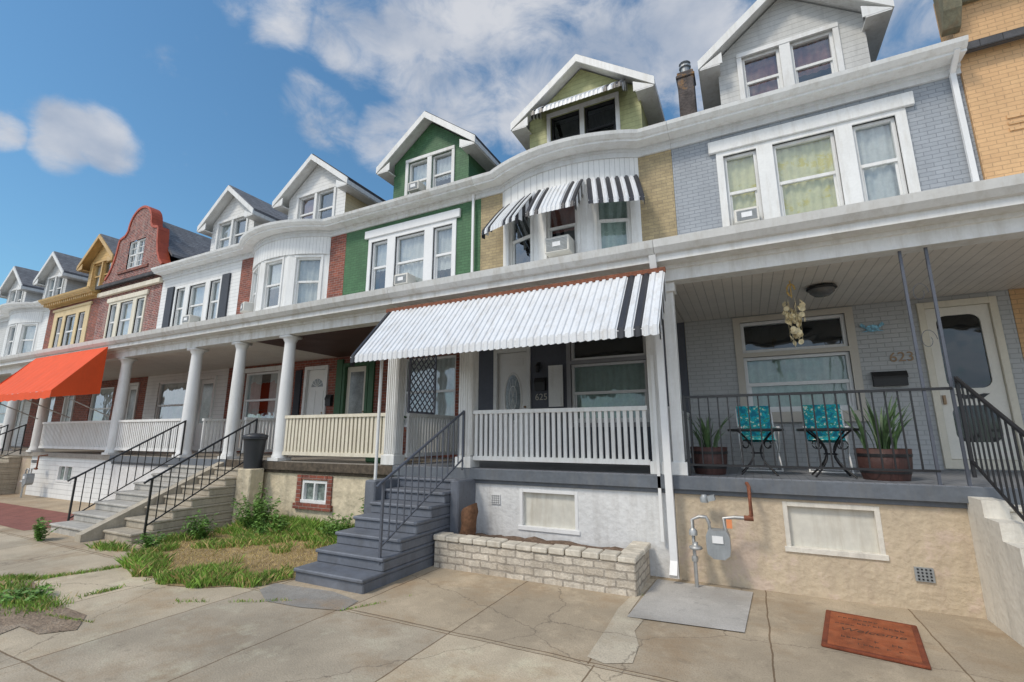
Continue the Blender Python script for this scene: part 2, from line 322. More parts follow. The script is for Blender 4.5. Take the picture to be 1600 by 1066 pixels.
def steps(r,x0,x1,m,n=8,run=.3,y1=YP,top=FL,name='front_steps',nose=.03):
    b=MB();h=top/n
    for i in range(n-1):
        yf=y1-(n-1-i)*run
        b.box(x0,x1,yf,y1-.003,i*h-(0 if i else .05),(i+1)*h-.045);b.box(x0-.012,x1+.012,yf-nose,y1-.003,(i+1)*h-.045,(i+1)*h)
    return b.build(name,m,r,bevel=.012)
def handrail(r,x,y0,z0,y1,z1,m,h=.85,sp=.14,name='handrail',endpost=True):
    b=MB();b.bar((x,y0,z0-.05),(x,y0,z0+h+.05),.03);
    if endpost:b.bar((x,y1,z1-.05),(x,y1,z1+h+.02),.03)
    b.tube([(x,y0-.12,z0+h-.02),(x,y0-.05,z0+h+.03),(x,y0,z0+h+.05),(x,y1,z1+h)],.02);b.bar((x,y0,z0+.14),(x,y1,z1+.12),.02)
    n=int((y1-y0)/sp)
    for i in range(1,n):
        t=i/n;y=y0+(y1-y0)*t;z=z0+(z1-z0)*t;b.bar((x,y,z+.13),(x,y,z+h+.03),.014)
    return b.build(name,m,r)
PORCHP=[(-.13,3.93),(.1,3.93),(.1,4.09),(.13,4.1),(.13,4.15),(.33,4.155),(.33,4.25),(.38,4.26),(.44,4.33),(.47,4.43),(.43,4.43),(.42,4.40),(.36,4.45),(-.1,4.5),(-2.82,4.8),(-2.82,4.02),(-.13,4.02)]
EAVEP=[(-.12,7.97),(.37,7.965),(.37,8.01),(.41,8.02),(.48,8.08),(.5,8.15),(.46,8.15),(.45,8.12),(.38,8.16),(-.12,8.26)]
FRIEZEP=[(-.12,7.79),(.05,7.79),(.05,7.9),(.09,7.905),(.09,7.967),(-.12,7.967)]
def arcpts(bx0,bx1,sag,n):
    a=(bx1-bx0)/2;c=(bx0+bx1)/2;Rr=(a*a+sag*sag)/(2*sag);th=math.asin(a/Rr)
    return [(c+Rr*math.sin(-th+2*th*i/n),YW-(Rr*math.cos(-th+2*th*i/n)-(Rr-sag))) for i in range(n+1)]
def shell(x0,x1,label,wm,lm,trim,fm,flm,lowh,uph,fdh=(),bay=None,ceil=ceilm,roofm=shing,eavem=None,flf=None,ptrim=None,gable=False,friez=None):
    r=thing('row_house',((x0+x1)/2,YP,0),label,'house','row houses along the street')
    a,b=x0+.003,x1-.003
    w=MB(Tr(0,YW));w.wall(a,b,FL,4.01,lowh);w.build('lower_wall',lm,r)
    hs=list(uph)+([(bay[0]+.06,bay[1]-.06,4.9,7.7)] if bay else [])
    w=MB(Tr(0,YW));w.wall(a,b,4.01,7.9,hs);w.build('upper_wall',wm,r)
    f=MB(Tr(0,YP));f.wall(a,b,-.05,1.15,fdh,.12);f.build('foundation',fm,r)
    f=MB();f.box(a,b,YP-.06,YW-.002,1.155,FL-.002)
    f.build('porch_floor',flm,r)
    if flf:
        f=MB();f.box(a,b,YP-.085,YP-.062,1.11,FL-.01);f.box(a,b,YP-.03,YP-.002,1.05,1.15);f.build('floor_fascia',flf,r,bevel=.004)
    f=MB();f.sweep([(a,YP),(b,YP)],PORCHP);f.build('porch_roof',ptrim or trim,r)
    f=MB();f.box(a,b,YP+.13,YW-.003,3.985,4.016);f.build('porch_ceiling',ceil,r)
    if not gable:
        path=[(a,YW)]+(arcpts(bay[0],bay[1],bay[2]+.0,14) if bay else [])+[(b,YW)]
        f=MB();f.sweep(path,EAVEP)
        if bay: f.poly([(p[0],p[1],8.24) for p in path[1:-1]])
        f.build('roof_gutter',eavem or trim,r)
        f=MB();f.sweep(path,FRIEZEP);f.build('frieze_board',friez or eavem or greytrim,r)
    f=MB();f.prism([(YW-.25,8.19),(16,10.4),(16,10.2),(YW-.25,8.05)],a,b,'x');f.build('roof',roofm,r)
    f=MB();f.box(a,b,YW+.6,16,0,8.0);f.build('rear_wall',wm,r)
    if bay:
        bx0,bx1,sag=bay[:3];P=arcpts(bx0,bx1,sag,3);curs=bay[3]
        for i in range(3):
            p,q=Vector(P[i]),Vector(P[i+1]);L=(q-p).length;ang=math.atan2(q.y-p.y,q.x-p.x);T=Tr(p.x,p.y,0,ang)
            ww=bay[4] if len(bay)>4 else .72;h=(L/2-ww/2,L/2+ww/2,5.62,7.15)
            m=MB(T);m.wall(0,L,4.4,7.3,[h],.1);m.build('bay_wall',trim,r)
            m=MB(T);m.box(h[0]-.07,h[1]+.07,-.03,-.002,h[3]+.002,h[3]+.08);m.box(h[0]-.07,h[0]-.002,-.028,-.002,h[2],h[3]);m.box(h[1]+.002,h[1]+.07,-.028,-.002,h[2],h[3]);m.build('window_casing',trim,r)
            window(r,T,*h,trim,curs[i],split=False,cfrac=[.5,.55,1][i])
        m=MB();m.sweep(P,[(-.02,5.44),(.09,5.44),(.1,5.56),(-.02,5.58)]);m.build('bay_sill',trim,r)
        m=MB();m.sweep(arcpts(bx0,bx1,sag,14),[(-.1,7.24),(.02,7.24),(.02,7.82),(-.1,7.82)]);m.build('bay_frieze',bay[5] if len(bay)>5 else vwhite,r)
    return r
def dormer(r,cx,wm,trim=white,roofm=shing,frontm=None,w=2.9,rw=3.7,ev=10.03,pk=11.4,wins=((-.86,-.06),(.06,.86)),curs=(c_wht,),z0=8.75,z1=10.05,glassm=GL,fm=None):
    hw=w/2;sl=(pk-ev)/(rw/2);zt=pk-.2-hw*sl
    T=Tr(cx,10.2);holes=[(a,b,z0,z1) for a,b in wins]
    d=MB(T);d.wall(-hw,hw,8.1,z1+.03,holes,.12)
    d.poly([(-hw,0,z1+.03),(hw,0,z1+.03),(hw,0,zt),(0,0,pk-.2),(-hw,0,zt)] if zt>z1+.03 else [(-hw,0,z1+.03),(hw,0,z1+.03),(0,0,pk-.2)])
    for s in(-1,1): d.poly([(s*hw,0,8.1),(s*hw,4.5,8.1),(s*hw,4.5,zt),(s*hw,0,zt)],1)
    dw=d.build('dormer',[frontm or wm,wm],r)
    rf=MB(Tr(cx,0))
    for s in(-1,1): rf.prism([(0,pk),(s*rw/2,ev),(s*rw/2,ev-.1),(0,pk-.1)],9.88,15,'y')
    rf.build('dormer_roof',roofm,dw)
    rk=MB(Tr(cx,0));X=rw/2+.015
    for s in(-1,1):
        rk.prism([(0,pk-.04),(s*X,ev-.05),(s*X,ev-.26),(0,pk-.25)],9.83,9.872,'y')
        rk.prism([(0,pk-.104),(s*(X-.02),ev-.104),(s*(X-.02),ev-.14),(0,pk-.14)],9.874,15,'y')
        rk.box(min(s*X,s*(X-.03)),max(s*X,s*(X-.03)),9.874,15,ev-.26,ev-.112)
        rk.box(min(s*(X-.03),s*(hw-.05)),max(s*(X-.03),s*(hw-.05)),9.85,15,ev-.29,ev-.26)
        rk.prism([(s*(hw-.1),ev-.26),(s*(X-.01),ev-.26),(s*(hw-.1),ev-.0)],9.845,9.868,'y')
    rk.build('rake_board',trim,dw)
    cs=MB(T);a,b=wins[0][0],wins[-1][1]
    cs.box(a-.1,b+.1,-.05,-.002,z1+.002,z1+.1);cs.box(a-.1,a-.002,-.04,-.002,z0,z1);cs.box(b+.002,b+.1,-.04,-.002,z0,z1)
    for i in range(len(wins)-1): cs.box(wins[i][1]+.002,wins[i+1][0]-.002,-.04,-.002,z0,z1)
    cs.build('window_casing',trim,dw)
    for i,h in enumerate(holes): window(r,T,*h,fm or trim,curs[i%len(curs)],glassm,cfrac=.6 if i%2 else 1)
    return dw
def awning(r,T,x0,x1,yt,zt,yb,zb,stripes,val=.12,pitch=.105,name='metal_awning',sides=True,rib=.022,m=None,sn=6,belly=.03):
    a=MB(T);n=max(3,round((x1-x0)/pitch));W=x1-x0
    for i in range(n):
        xa=x0+W*i/n;xb=x0+W*(i+1)/n;f=(i+.5)/n;mi=1 if any(p<=f<=q for p,q in stripes) else 0
        w=xb-xa;prof=[(xa,0),(xa+w*.2,0),(xa+w*.32,rib),(xa+w*.78,rib),(xa+w*.9,0),(xb,0)]
        nseg=5
        rows=[]
        for k in range(nseg+1):
            t=k/nseg;y=yt+(yb-yt)*t;z=zt+(zb-zt)*t+belly*math.sin(PI*t)
            rows.append([(x,y-p*.7,z+p) for x,p in prof])
        rows.append([(x,yb-p*.9-.004,zb-val*(1-.25*abs(2*((x-xa)/w)-1))) for x,p in prof])
        a.grid(rows,False,mi)
    if sides:
        for x in(x0,x1):
            for k in range(sn):
                t0=k/sn;t1=(k+1)/sn;y0_=yt+(yb-yt)*t0;y1_=yt+(yb-yt)*t1;za=zt+(zb-zt)*t0;zc=zt+(zb-zt)*t1
                a.poly([(x,y0_,za),(x,y1_,zc),(x,y1_,zc-.16-.1*(1-t1)),(x,y0_,zc-.16-.1*(1-t1))],k%2)
    a.tube([(x0,yb+.01,zb-.02),(x1,yb+.01,zb-.02)],.014,6)
    return a.build(name,m or [awnw,awnb],r)
def downspout(r,pts,m=whitec,w=.075,name='downspout'):
    b=MB()
    for i in range(len(pts)-1): b.bar(pts[i],pts[i+1],w,w*.75)
    return b.build(name,m,r)
def lattice(r,x,y0,y1,z0,z1,m,sp=.15):
    b=MB()
    W=y1-y0;H=z1-z0
    c=sp
    while c<W+H:
        ya,za=(c,0) if c<W else (W,c-W);yb,zb=(0,c) if c<H else (c-H,H)
        if abs(ya-yb)>.03:
            b.bar((x,y0+ya,z0+za),(x,y0+yb,z0+zb),.012,.02);b.bar((x+.013,y0+W-ya,z0+za),(x+.013,y0+W-yb,z0+zb),.012,.02)
        c+=sp
    for p,q in(((x,y0,z0),(x,y0,z1)),((x,y1,z0),(x,y1,z1)),((x,y0,z0),(x,y1,z0)),((x,y0,z1),(x,y1,z1))): b.bar(p,q,.035)
    return b.build('lattice_screen',m,r)
def door(r,T,x0,x1,z0,z1,fr,dm,style,handle=brass):
    f=MB(T);f.box(x0,x0+.09,-.05,.1,z0,z1);f.box(x1-.09,x1,-.05,.1,z0,z1);f.box(x0+.09,x1-.09,-.05,.1,z1-.1,z1);f.box(x0+.09,x1-.09,-.04,.12,z0,z0+.14);f.box(x0,x1,.3,.32,z0,z1,1)
    f.build('door_frame',[fr,dark],r,bevel=.004)
    a,b,c,d=x0+.095,x1-.095,z0+.145,z1-.105
    if style=='storm':
        s=MB(T);s.box(a,a+.12,.0,.04,c,d);s.box(b-.12,b,.0,.04,c,d);s.box(a+.12,b-.12,.0,.04,d-.13,d);s.box(a+.12,b-.12,0,.04,c,c+.25);zm=c+.8;s.box(a+.12,b-.12,0,.04,zm,zm+.26)
        # curved corner brackets of the openings
        for (xx,sg) in((a+.12,1),(b-.12,-1)):
            for (zz,sz) in((d-.13,-1),(zm+.26,1),(zm,-1),(c+.25,1)):
                s.prism([(xx,zz)]+[(xx+sg*.13*(1-math.sin(k*PI/12)),zz+sz*.13*(1-math.cos(k*PI/12))) for k in range(7)],.002,.038,'y')
        o=s.build('door',dm,r)
        p=MB(T);p.poly([(a+.12,.03,c+.25),(b-.12,.03,c+.25),(b-.12,.03,d-.13),(a+.12,.03,d-.13)]);p.build('pane',GLD,o)
        e=MB(T);cx=(a+b)/2;zc=zm+.11
        wing=[(0,-.03),(.03,.0),(.1,-.02),(.16,.03),(.2,.06),(.13,.065),(.06,.045),(.02,.05),(.015,.075),(-.015,.075),(-.02,.05),(-.06,.045),(-.13,.065),(-.2,.06),(-.16,.03),(-.1,-.02),(-.03,0)]
        e.prism([(cx+u,zc+v) for u,v in wing],-.016,-.002,'y');e.build('eagle_ornament',blackp,o)
        h=MB(T);h.box(a+.03,a+.06,-.05,-.002,zm+.02,zm+.16);h.build('door_handle',handle,o)
    else:
        s=MB(T);s.box(a,b,.04,.08,c,d)
        o=None
        if style=='oval':
            cx=(a+b)/2;zc=(c+d)/2+.08
            def ell(rx,rz,n=28): return [(cx+rx*math.cos(2*PI*k/n),zc+rz*math.sin(2*PI*k/n)) for k in range(n)]
            s.grid([[(x,.038,z) for x,z in ell(.24,.58)],[(x,.02,z) for x,z in ell(.225,.56)],[(x,.02,z) for x,z in ell(.2,.53)],[(x,.038,z) for x,z in ell(.19,.52)]],True)
            for u0,u1 in((a+.1,cx-.04),(cx+.04,b-.1)): s.box(u0,u1,.03,.039,c+.12,c+.42)
            s.box(a+.1,b-.1,.03,.039,d-.3,d-.14)
            o=s.build('door',dm,r,bevel=.004)
            p=MB(T);p.poly([(x,.034,z) for x,z in ell(.19,.52)]);p.build('pane',M('leaded_glass',(.2,.23,.24),.12,.5,9),o)
            q=MB(T)
            for t in(-.09,0,.09): q.bar((cx+t,.031,zc-.42),(cx-t,.031,zc+.42),.006)
            q.grid([[(x,.030,z) for x,z in ell(.1,.27)],[(x,.030,z) for x,z in ell(.09,.255)]],True);q.build('glass_caming',doorw,o)
        else:
            o=s.build('door',dm,r,bevel=.004);p=MB(T)
            if style=='fan':
                cx=(a+b)/2;p.poly([(cx+.24*math.cos(PI*k/12),.036,d-.5+.24*math.sin(PI*k/12)) for k in range(13)]);q=MB(T)
                for k in range(1,6): q.bar((cx,.033,d-.5),(cx+.24*math.cos(PI*k/6),.033,d-.5+.24*math.sin(PI*k/6)),.012)
                q.box(a+.1,cx-.05,.03,.039,c+.15,c+.75);q.box(cx+.05,b-.1,.03,.039,c+.15,c+.75);q.box(a+.1,cx-.05,.03,.039,c+.9,d-.62);q.box(cx+.05,b-.1,.03,.039,c+.9,d-.62);q.build('door_panel',dm,o)
            else: p.poly([(a+.13,.036,c+.75),(b-.13,.036,c+.75),(b-.13,.036,d-.15),(a+.13,.036,d-.15)])
            p.build('pane',M('dim_door_glass',(.2,.21,.2),.1,.4,3),o)
        h=MB(T);h.lathe([(.0,0),(.03,.01),(.03,.04),(.0,.05)],(b-.06,.0,c+.95),10);h.build('door_handle',handle,o)
bpanel=M('weathered_basement_panel',(.62,.6,.53),.6,.08,3,.3,12,dirt=.6,dcol=(.42,.37,.29))
def basement(r,x0,x1,z0,z1,fr,kind='panel'):
    T=Tr(0,YP);b=MB(T);w=.05
    b.box(x0,x0+w,-.008,.1,z0,z1);b.box(x1-w,x1,-.008,.1,z0,z1);b.box(x0+w,x1-w,-.008,.1,z1-w,z1);b.box(x0-.02,x1+.02,-.02,.1,z0-.04,z0+.02)
    if kind=='glass': b.box((x0+x1)/2-.02,(x0+x1)/2+.02,-.01,.08,z0+.02,z1-w)
    o=b.build('basement_window',fr,r,bevel=.004)
    p=MB(T);p.box(x0+w,x1-w,.06,.075,z0+.02,z1-w);p.build('panel' if kind=='panel' else 'pane',bpanel if kind=='panel' else M('basement_glass',(.2,.24,.22),.15,.5,9),o)
def aircon(x,y,z,label,w=.5,h=.33,d=.32,rz=0):
    r=thing('window_air_conditioner',(x,y,z),label,'air conditioner');T=Tr(x,y,z,rz);b=MB(T);b.box(-w/2,w/2,-d,.1,0,h);b.build('casing',acm,r,bevel=.015)
    b=MB(T)
    for k in range(9): b.box(-w/2+.04,w/2-.04,-d-.01,-d-.002,.04+k*(h-.08)/9,.04+k*(h-.08)/9+.012)
    b.build('grille',metalg,r)
    b=MB(T);b.box(-.09,.09,-d-.014,-d-.011,h*.5-.05,h*.5+.05);b.build('side_plate',whitec,r)
def std(x0,x1,n=3):
    c=(x0+x1)/2;return [(c-1.4,c-.82,5.72,7.28),(c-.55,c+.45,5.72,7.28),(c+.72,c+1.32,5.72,7.28)]
DT=3.78
# ================================================================== HOUSES
# ---- grey house 623
x0,x1=-.95,3.75
UH=[(.03,.62,5.72,7.33),(.9,1.9,5.72,7.33),(2.17,2.8,5.72,7.33)]
LH=[(0.03,1.65,2.2,3.2),(0.03,1.65,3.28,3.86),(2.62,3.58,FL+.02,3.9)]
h8=shell(x0,x1,'grey painted brick row house numbered 623 with open porch and big white gabled dormer',bgrey,bgreyl,white,stuccot,floorg,LH,UH,[(.28,1.22,.5,1.02)],flf=fl_grey)
T=Tr(0,YW)
panel_windows(h8,T,-.1,2.95,5.62,7.42,UH,white,[c_yel,c_yel,c_wht],lint=.26)
s=MB(T);s.wall(-.09,1.77,2.1,3.96,LH[:2],.08,-.03);s.box(-.12,1.8,-.09,-.002,2.02,2.098);s.build('window_surround',M('beige_window_trim',(.54,.5,.43),.5,.06),h8)
window(h8,T,*LH[0],whitec,c_grn);window(h8,T,*LH[1],whitec,None,mid=None)
door(h8,T,*LH[2],ivory,M('white_screen_door',(.77,.74,.66),.45,.05),'storm')
basement(h8,.28,1.22,.5,1.02,stuccowall)
dormer(h8,1.45,sidebg,white,shing,w=2.7,rw=3.45,curs=(c_brown,c_brown),wins=((-.86,-.14),(.06,.82)),z1=10.0)
column(h8,-.86,y=6.72,w=.075)
ch=MB();ch.box(-.86,-.46,11.4,11.85,8.6,11.15);ch.box(-.89,-.43,11.37,11.88,10.95,11.05);ch.build('chimney',rust,h8,bevel=.02)
ch=MB();ch.lathe([(.11,0),(.11,.2),(.15,.22),(.15,.27),(.09,.28),(.09,.33),(.15,.35),(.04,.42)],(-.66,11.62,11.152),12);ch.build('chimney_cap',metalg,h8)
b=MB();zt=2.3;b.bar((-.74,YP,zt),(2.02,YP,zt),.045,.03);b.bar((-.74,YP,1.42),(1.8,YP,1.42),.03,.025)
for i in range(22):
    xx=-.68+i*.117;b.bar((xx,YP,1.42),(xx,YP,zt),.016)
b.bar((-.74,YP,FL),(-.74,YP,zt+.02),.035);b.build('porch_railing',iron,h8)
for xx in(1.78,2.02):
    b=MB();b.bar((xx,YP,FL-.05),(xx,YP,3.94),.028);b.build('iron_post',greyiron,h8)
for zc in(2.85,3.4):
    b=MB();b.tube([(1.9+.08*math.cos(t*.4)*(1-t*.035),YP,zc+(.13*math.sin(t*.4)*(1-t*.035))) for t in range(18)],.003,4);b.build('wire_scroll',greyiron,h8)
steps(h8,2.16,3.5,stuccowall,run=.3)
b=MB();n=8;h=FL/n
pts=[(YP-.003,-.05)]+[(YP-7*.3-.12,-.05)]
for i in range(7): pts+=[(YP-(7-i)*.3-.1,(i+1)*h+.06),(YP-(6-i)*.3-.1,(i+1)*h+.06)]
pts[-1]=(YP-.003,7*h+.06);b.prism(pts,1.96,2.15,'x');b.build('stair_side_wall',stuccowall,h8,bevel=.02)
handrail(h8,2.05,4.5,.3,6.6,1.42,iron,h=.98,sp=.11)
downspout(h8,[(3.62,YW-.4,8.02),(3.62,YW-.08,7.8),(3.62,YW-.08,4.8)])
text('623',.22,Tr(2.33,YW-.012,3.04)@Matrix.Rotation(PI/2,4,'X'),brass,'house_number',h8)
# ---- 625 white bay
x0,x1=-5.65,-.95
LH=[(-5.22,-4.28,FL+.02,DT),(-3.33,-1.72,2.05,3.3),(-3.33,-1.72,3.38,3.88)]
h7=shell(x0,x1,'tan brick row house numbered 625 with white curved bay, striped awnings and grey steps',btan,bnavy,white,stuccow,floorg,LH,[],[(-3.21,-2.28,.45,1.0)],bay=(-5.0,-1.66,.42,[c_dark,c_brown,c_grn]),flf=fl_grey,ptrim=oldtrim,eavem=None)
door(h7,T,*LH[0],white,doorw,'oval')
s=MB(T);s.wall(-3.42,-1.63,1.96,3.96,LH[1:],.08,-.03);s.build('window_surround',M('grey_window_trim',(.3,.3,.31),.5,.06),h7)
window(h7,T,*LH[1],whitec,c_grn);window(h7,T,*LH[2],whitec,None,mid=None)
basement(h7,-3.21,-2.28,.45,1.0,whitec)
dormer(h7,-3.1,sideg,white,shing,w=2.95,curs=(None,),glassm=GLD,fm=iron)
awning(h7,Tr(-3.1,10.2),-1.12,1.18,-.01,10.42,-.7,9.82,[(.0,.05),(.1,.14),(.8,.86),(.91,1)],name='dormer_awning',pitch=.11)
ap=arcpts(-5.0,-1.66,.42,3)
st3=[[(.0,.1),(.2,.3),(.6,.7),(.8,.9)],[(0,.09),(.18,.27),(.73,.82),(.92,1)],[(0,.09),(.18,.27),(.37,.46),(.55,.64),(.73,.82),(.92,1)]]
for i in range(3):
    p,q=Vector(ap[i]),Vector(ap[i+1]);L=(q-p).length;ang=math.atan2(q.y-p.y,q.x-p.x)
    awning(h7,Tr(p.x,p.y,0,ang),.02,L-.02,-.05,7.34,-.72,6.5,st3[i],name='window_awning',pitch=.1)
awning(h7,Matrix.Identity(4),-5.7,-.83,6.32,4.0,5.5,3.06,[(0,.015),(.905,.925),(.948,.968)],name='porch_awning',pitch=.1,val=.13,rib=.017,sn=8,belly=.0)
b=MB();b.box(-5.72,-.82,6.29,6.35,3.985,4.05);b.build('awning_header',rusty,h7)
for xx in(-5.78,-4.2): column(h7,xx,w=.12)
column(h7,-1.13,w=.075)
railing(h7,(-4.05,6.7),(-1.24,6.7),white);railing(h7,(-5.62,6.9),(-5.62,9.4),white)
lattice(h7,-5.6,6.9,7.7,2.22,3.95,lattm);lattice(h7,-1.0,7.0,8.1,2.25,3.95,lattm)
railing(h7,(-1.0,6.95),(-1.0,9.4),white)
steps(h7,-5.28,-4.14,greystep,run=.32)
b=MB();b.box(-4.138,-3.98,6.15,YP-.003,-.05,1.12);b.build('stair_side_wall',greystep,h7,bevel=.02)
b=MB();b.box(-5.52,-5.3,5.8,YP-.003,-.05,1.1);b.build('stair_side_wall',greystep,h7,bevel=.02)
handrail(h7,-4.2,4.75,.3,6.6,1.3,greyiron,h=.88)
b=MB();b.tube([(-5.43,5.94,3.42),(-5.43,5.94,1.1)],.026);b.build('awning_pole',white,h7)
downspout(h7,[(-.98,6.3,4.25),(-.98,6.42,3.9),(-.98,6.5,.25),(-.98,6.38,.1)],w=.09)
downspout(h7,[(-1.12,6.6,2.9),(-1.12,6.6,.45)],w=.04,name='conduit')
text('625',.2,Tr(-4.03,YW-.012,2.62)@Matrix.Rotation(PI/2,4,'X'),numw,'house_number',h7)
b=MB(T);b.box(-3.83,-3.5,-.07,-.034,2.4,3.3)
for k in range(11): b.box(-3.8,-3.53,-.08,-.07,2.48+k*.07,2.51+k*.07)
b.build('louvered_shutter',white,h7)
# ---- 627 green
x0,x1=-10.35,-5.65
LH=[(-10.05,-9.1,FL+.02,DT),(-7.9,-6.3,2.0,3.75)];UH=[(-9.3,-8.7,5.72,7.28),(-8.42,-7.4,5.72,7.28),(-7.12,-6.5,5.72,7.28)]
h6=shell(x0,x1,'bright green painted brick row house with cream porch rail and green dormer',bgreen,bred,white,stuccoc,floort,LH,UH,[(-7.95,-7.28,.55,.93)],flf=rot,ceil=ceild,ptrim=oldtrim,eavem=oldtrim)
panel_windows(h6,T,-9.41,-6.38,5.62,7.4,UH,whitec,[c_wht,c_blind,c_blind],lint=.24,cf=[.55,1,.75])
door(h6,T,*LH[0],greent,doorc,'half')
for (u0,u1) in((-10.3,-10.07),(-9.08,-8.9)):
    s=MB(T);s.box(u0,u1,-.05,-.002,FL,3.9);s.build('green_door_trim',greent,h6)
window(h6,T,*LH[1],whitec,c_wht)
basement(h6,-7.95,-7.28,.55,.93,whitec,'glass')
b=MB(Tr(0,YP))
for (a,c,d,e) in((-8.09,-7.97,.47,1.03),(-7.26,-7.14,.47,1.03),(-7.95,-7.28,.95,1.03)): b.box(a,c,-.03,-.002,d,e)
b.box(-8.12,-7.1,-.06,-.002,.4,.5);b.build('brick_window_surround',bred,h6)
dormer(h6,-7.87,bgreen,white,shing,w=2.75,rw=3.55,curs=(c_wht,c_blind),wins=((-.8,-.08),(.08,.8)))
column(h6,-8.8,kind='round',rs=.95,m=whitec);column(h6,-10.48,kind='round',rs=.92)
railing(h6,(-8.64,6.7),(-5.92,6.7),cream,sp=.1,bw=.06);railing(h6,(-10.3,6.9),(-10.3,9.4),white)
steps(h6,-10.35,-9.45,conc,run=.3)
b=MB();b.box(-9.43,-9.0,YP-.4,YP-.09,-.05,1.13)
b.build('stair_landing_block',stuccoc,h6,bevel=.02)
handrail(h6,-9.45,4.75,.12,6.6,1.25,iron,h=.88)
downspout(h6,[(-5.82,YW-.1,7.9),(-5.82,YW-.1,4.8)],w=.06)
# ---- 629 white bow bay
x0,x1=-15.3,-10.35
LH=[(-11.6,-10.65,FL+.02,DT),(-14.4,-12.8,2.0,3.75)]
h5=shell(x0,x1,'red brick row house with curved white bow bay and cream sided dormer',bred,bred,white,stuccow,floort,LH,[],bay=(-14.65,-11.0,.58,[c_wht,c_wht,c_blind],.78),flf=fl_grey,ptrim=oldtrim)
door(h5,T,*LH[0],white,doorw,'fan');window(h5,T,*LH[1],whitec,c_wht,split=True)
s=MB(T);s.box(-14.55,-14.42,-.04,-.002,1.9,3.75);s.box(-12.78,-12.65,-.04,-.002,1.9,3.75);s.box(-14.55,-12.65,-.05,-.002,3.76,3.9);s.build('window_surround',white,h5)
for xx in(-12.62,-11.98):
    b=MB(T);b.box(xx,xx+.25,-.05,-.002,2.0,3.7);b.build('black_shutter',bshut,h5)
dormer(h5,-12.7,sidec,white,shing,frontm=sidew,w=2.8,rw=3.6,curs=(c_brown,c_dark))
column(h5,-12.22,kind='round',m=whitec);column(h5,-15.55,kind='round')
railing(h5,(-15.3,6.7),(-12.4,6.7),white);railing(h5,(-11.9,6.9),(-11.9,9.3),white)
steps(h5,-12.02,-10.62,conc2,run=.32)
b=MB();b.prism([(YP-.003,-.05),(4.25,-.05),(4.25,.12),(YP-.003,1.26)],-10.58,-10.38,'x');b.build('stair_side_wall',conc,h5,bevel=.02)
handrail(h5,-12.08,4.7,.05,6.6,1.25,iron,h=.88)
# ---- 631 white siding with orange awning
x0,x1=-20.2,-15.3
UH=std(x0,x1);c=(x0+x1)/2;UH=[(a+.05,b_+.05,z,zz) for a,b_,z,zz in UH]
LH=[(-16.9,-15.9,FL+.02,DT),(-19.4,-17.6,2.0,3.7)]
h4=shell(x0,x1,'white lap sided row house with black shutters and orange canvas porch awning',sidew,sidew,white,sidew,floort,LH,UH,[(-18.3,-17.4,.5,.95)])
panel_windows(h4,T,c-1.43,c+1.45,5.64,7.38,UH,white,[c_wht,c_wht,c_blind])
door(h4,T,*LH[0],white,doorw,'half');window(h4,T,*LH[1],whitec,c_wht)
basement(h4,-18.3,-17.4,.5,.95,whitec,'glass')
for xx in(c-1.95,c+1.5):
    b=MB(T);b.box(xx,xx+.42,-.06,-.002,5.64,7.4);b.build('shutter',bshut,h4)
dormer(h4,-17.3,sidew,white,shingl,w=2.6,rw=3.4,curs=(c_wht,c_dark))
b=MB();n=40;rows=[]
for k in range(7):
    t=k/6;rows.append([(-20.15+4.5*i/n,6.28-1.0*t,4.2-1.28*t-.05*math.sin(PI*t)+.012*math.sin(i*1.9)*t-.02*abs(math.sin(i*PI/13))*t) for i in range(n+1)])
rows.append([(-20.15+4.5*i/n,5.27,2.74-.035*abs(math.sin(i*.8))) for i in range(n+1)]);b.grid(rows)
for xx in(-20.15,-15.65): b.poly([(xx,6.28,4.2),(xx,5.28,2.92),(xx,5.28,2.74),(xx,6.28,2.9)])
aw=b.build('canvas_awning',orangecloth,h4);b=MB()
for xx in(-20.1,-18,-15.7): b.tube([(xx,5.3,2.9),(xx,6.6,2.3)],.015)
b.tube([(-20.1,5.3,2.9),(-15.7,5.3,2.9)],.015);b.build('awning_frame',steel,h4)
column(h4,-20.26,kind='round');railing(h4,(-19.9,6.7),(-15.7,6.7),white)
# ---- 633 red brick curved gable
x0,x1=-25.1,-20.2;c=(x0+x1)/2;UH=std(x0,x1)
LH=[(-21.6,-20.7,FL+.02,DT),(-24.4,-22.6,2.0,3.7)]
h3=shell(x0,x1,'weathered red brick row house with curved parapet gable and orange coping',bredg,bred,white,stuccot,floort,LH,UH,gable=True,roofm=shing)
panel_windows(h3,T,c-1.5,c+1.42,5.64,7.36,UH,cream,[c_wht,c_blind,c_wht],fm=whitec,lint=.2)
door(h3,T,*LH[0],white,doorw,'half');window(h3,T,*LH[1],whitec,c_wht)
half=[(2.44,7.9),(2.44,8.45),(2.25,8.5),(1.98,8.75),(1.78,9.1),(1.62,9.6),(1.55,10.1),(1.5,10.25),(1.3,10.3),(1.08,10.36),(.95,10.5)]+[(.9*math.cos(a_),10.6+.88*math.sin(a_)) for a_ in [k*PI/2/9 for k in range(10)]]
outl=[(c+u,v) for u,v in half]+[(c-u,v) for u,v in reversed(half)]
hh=(c-.62,c+.62,8.75,10.0)
b=MB()
def wd(z):
    for (u0,v0),(u1,v1) in zip(half,half[1:]):
        if v0<=z<=v1: return u0+(u1-u0)*((z-v0)/(v1-v0) if v1>v0 else 0)
    return 0
zs=sorted({7.9,8.45,8.5,hh[2],hh[3]}|{v for u,v in half}|{8+.1*k for k in range(34)});zs=[z for z in zs if z<=11.48]
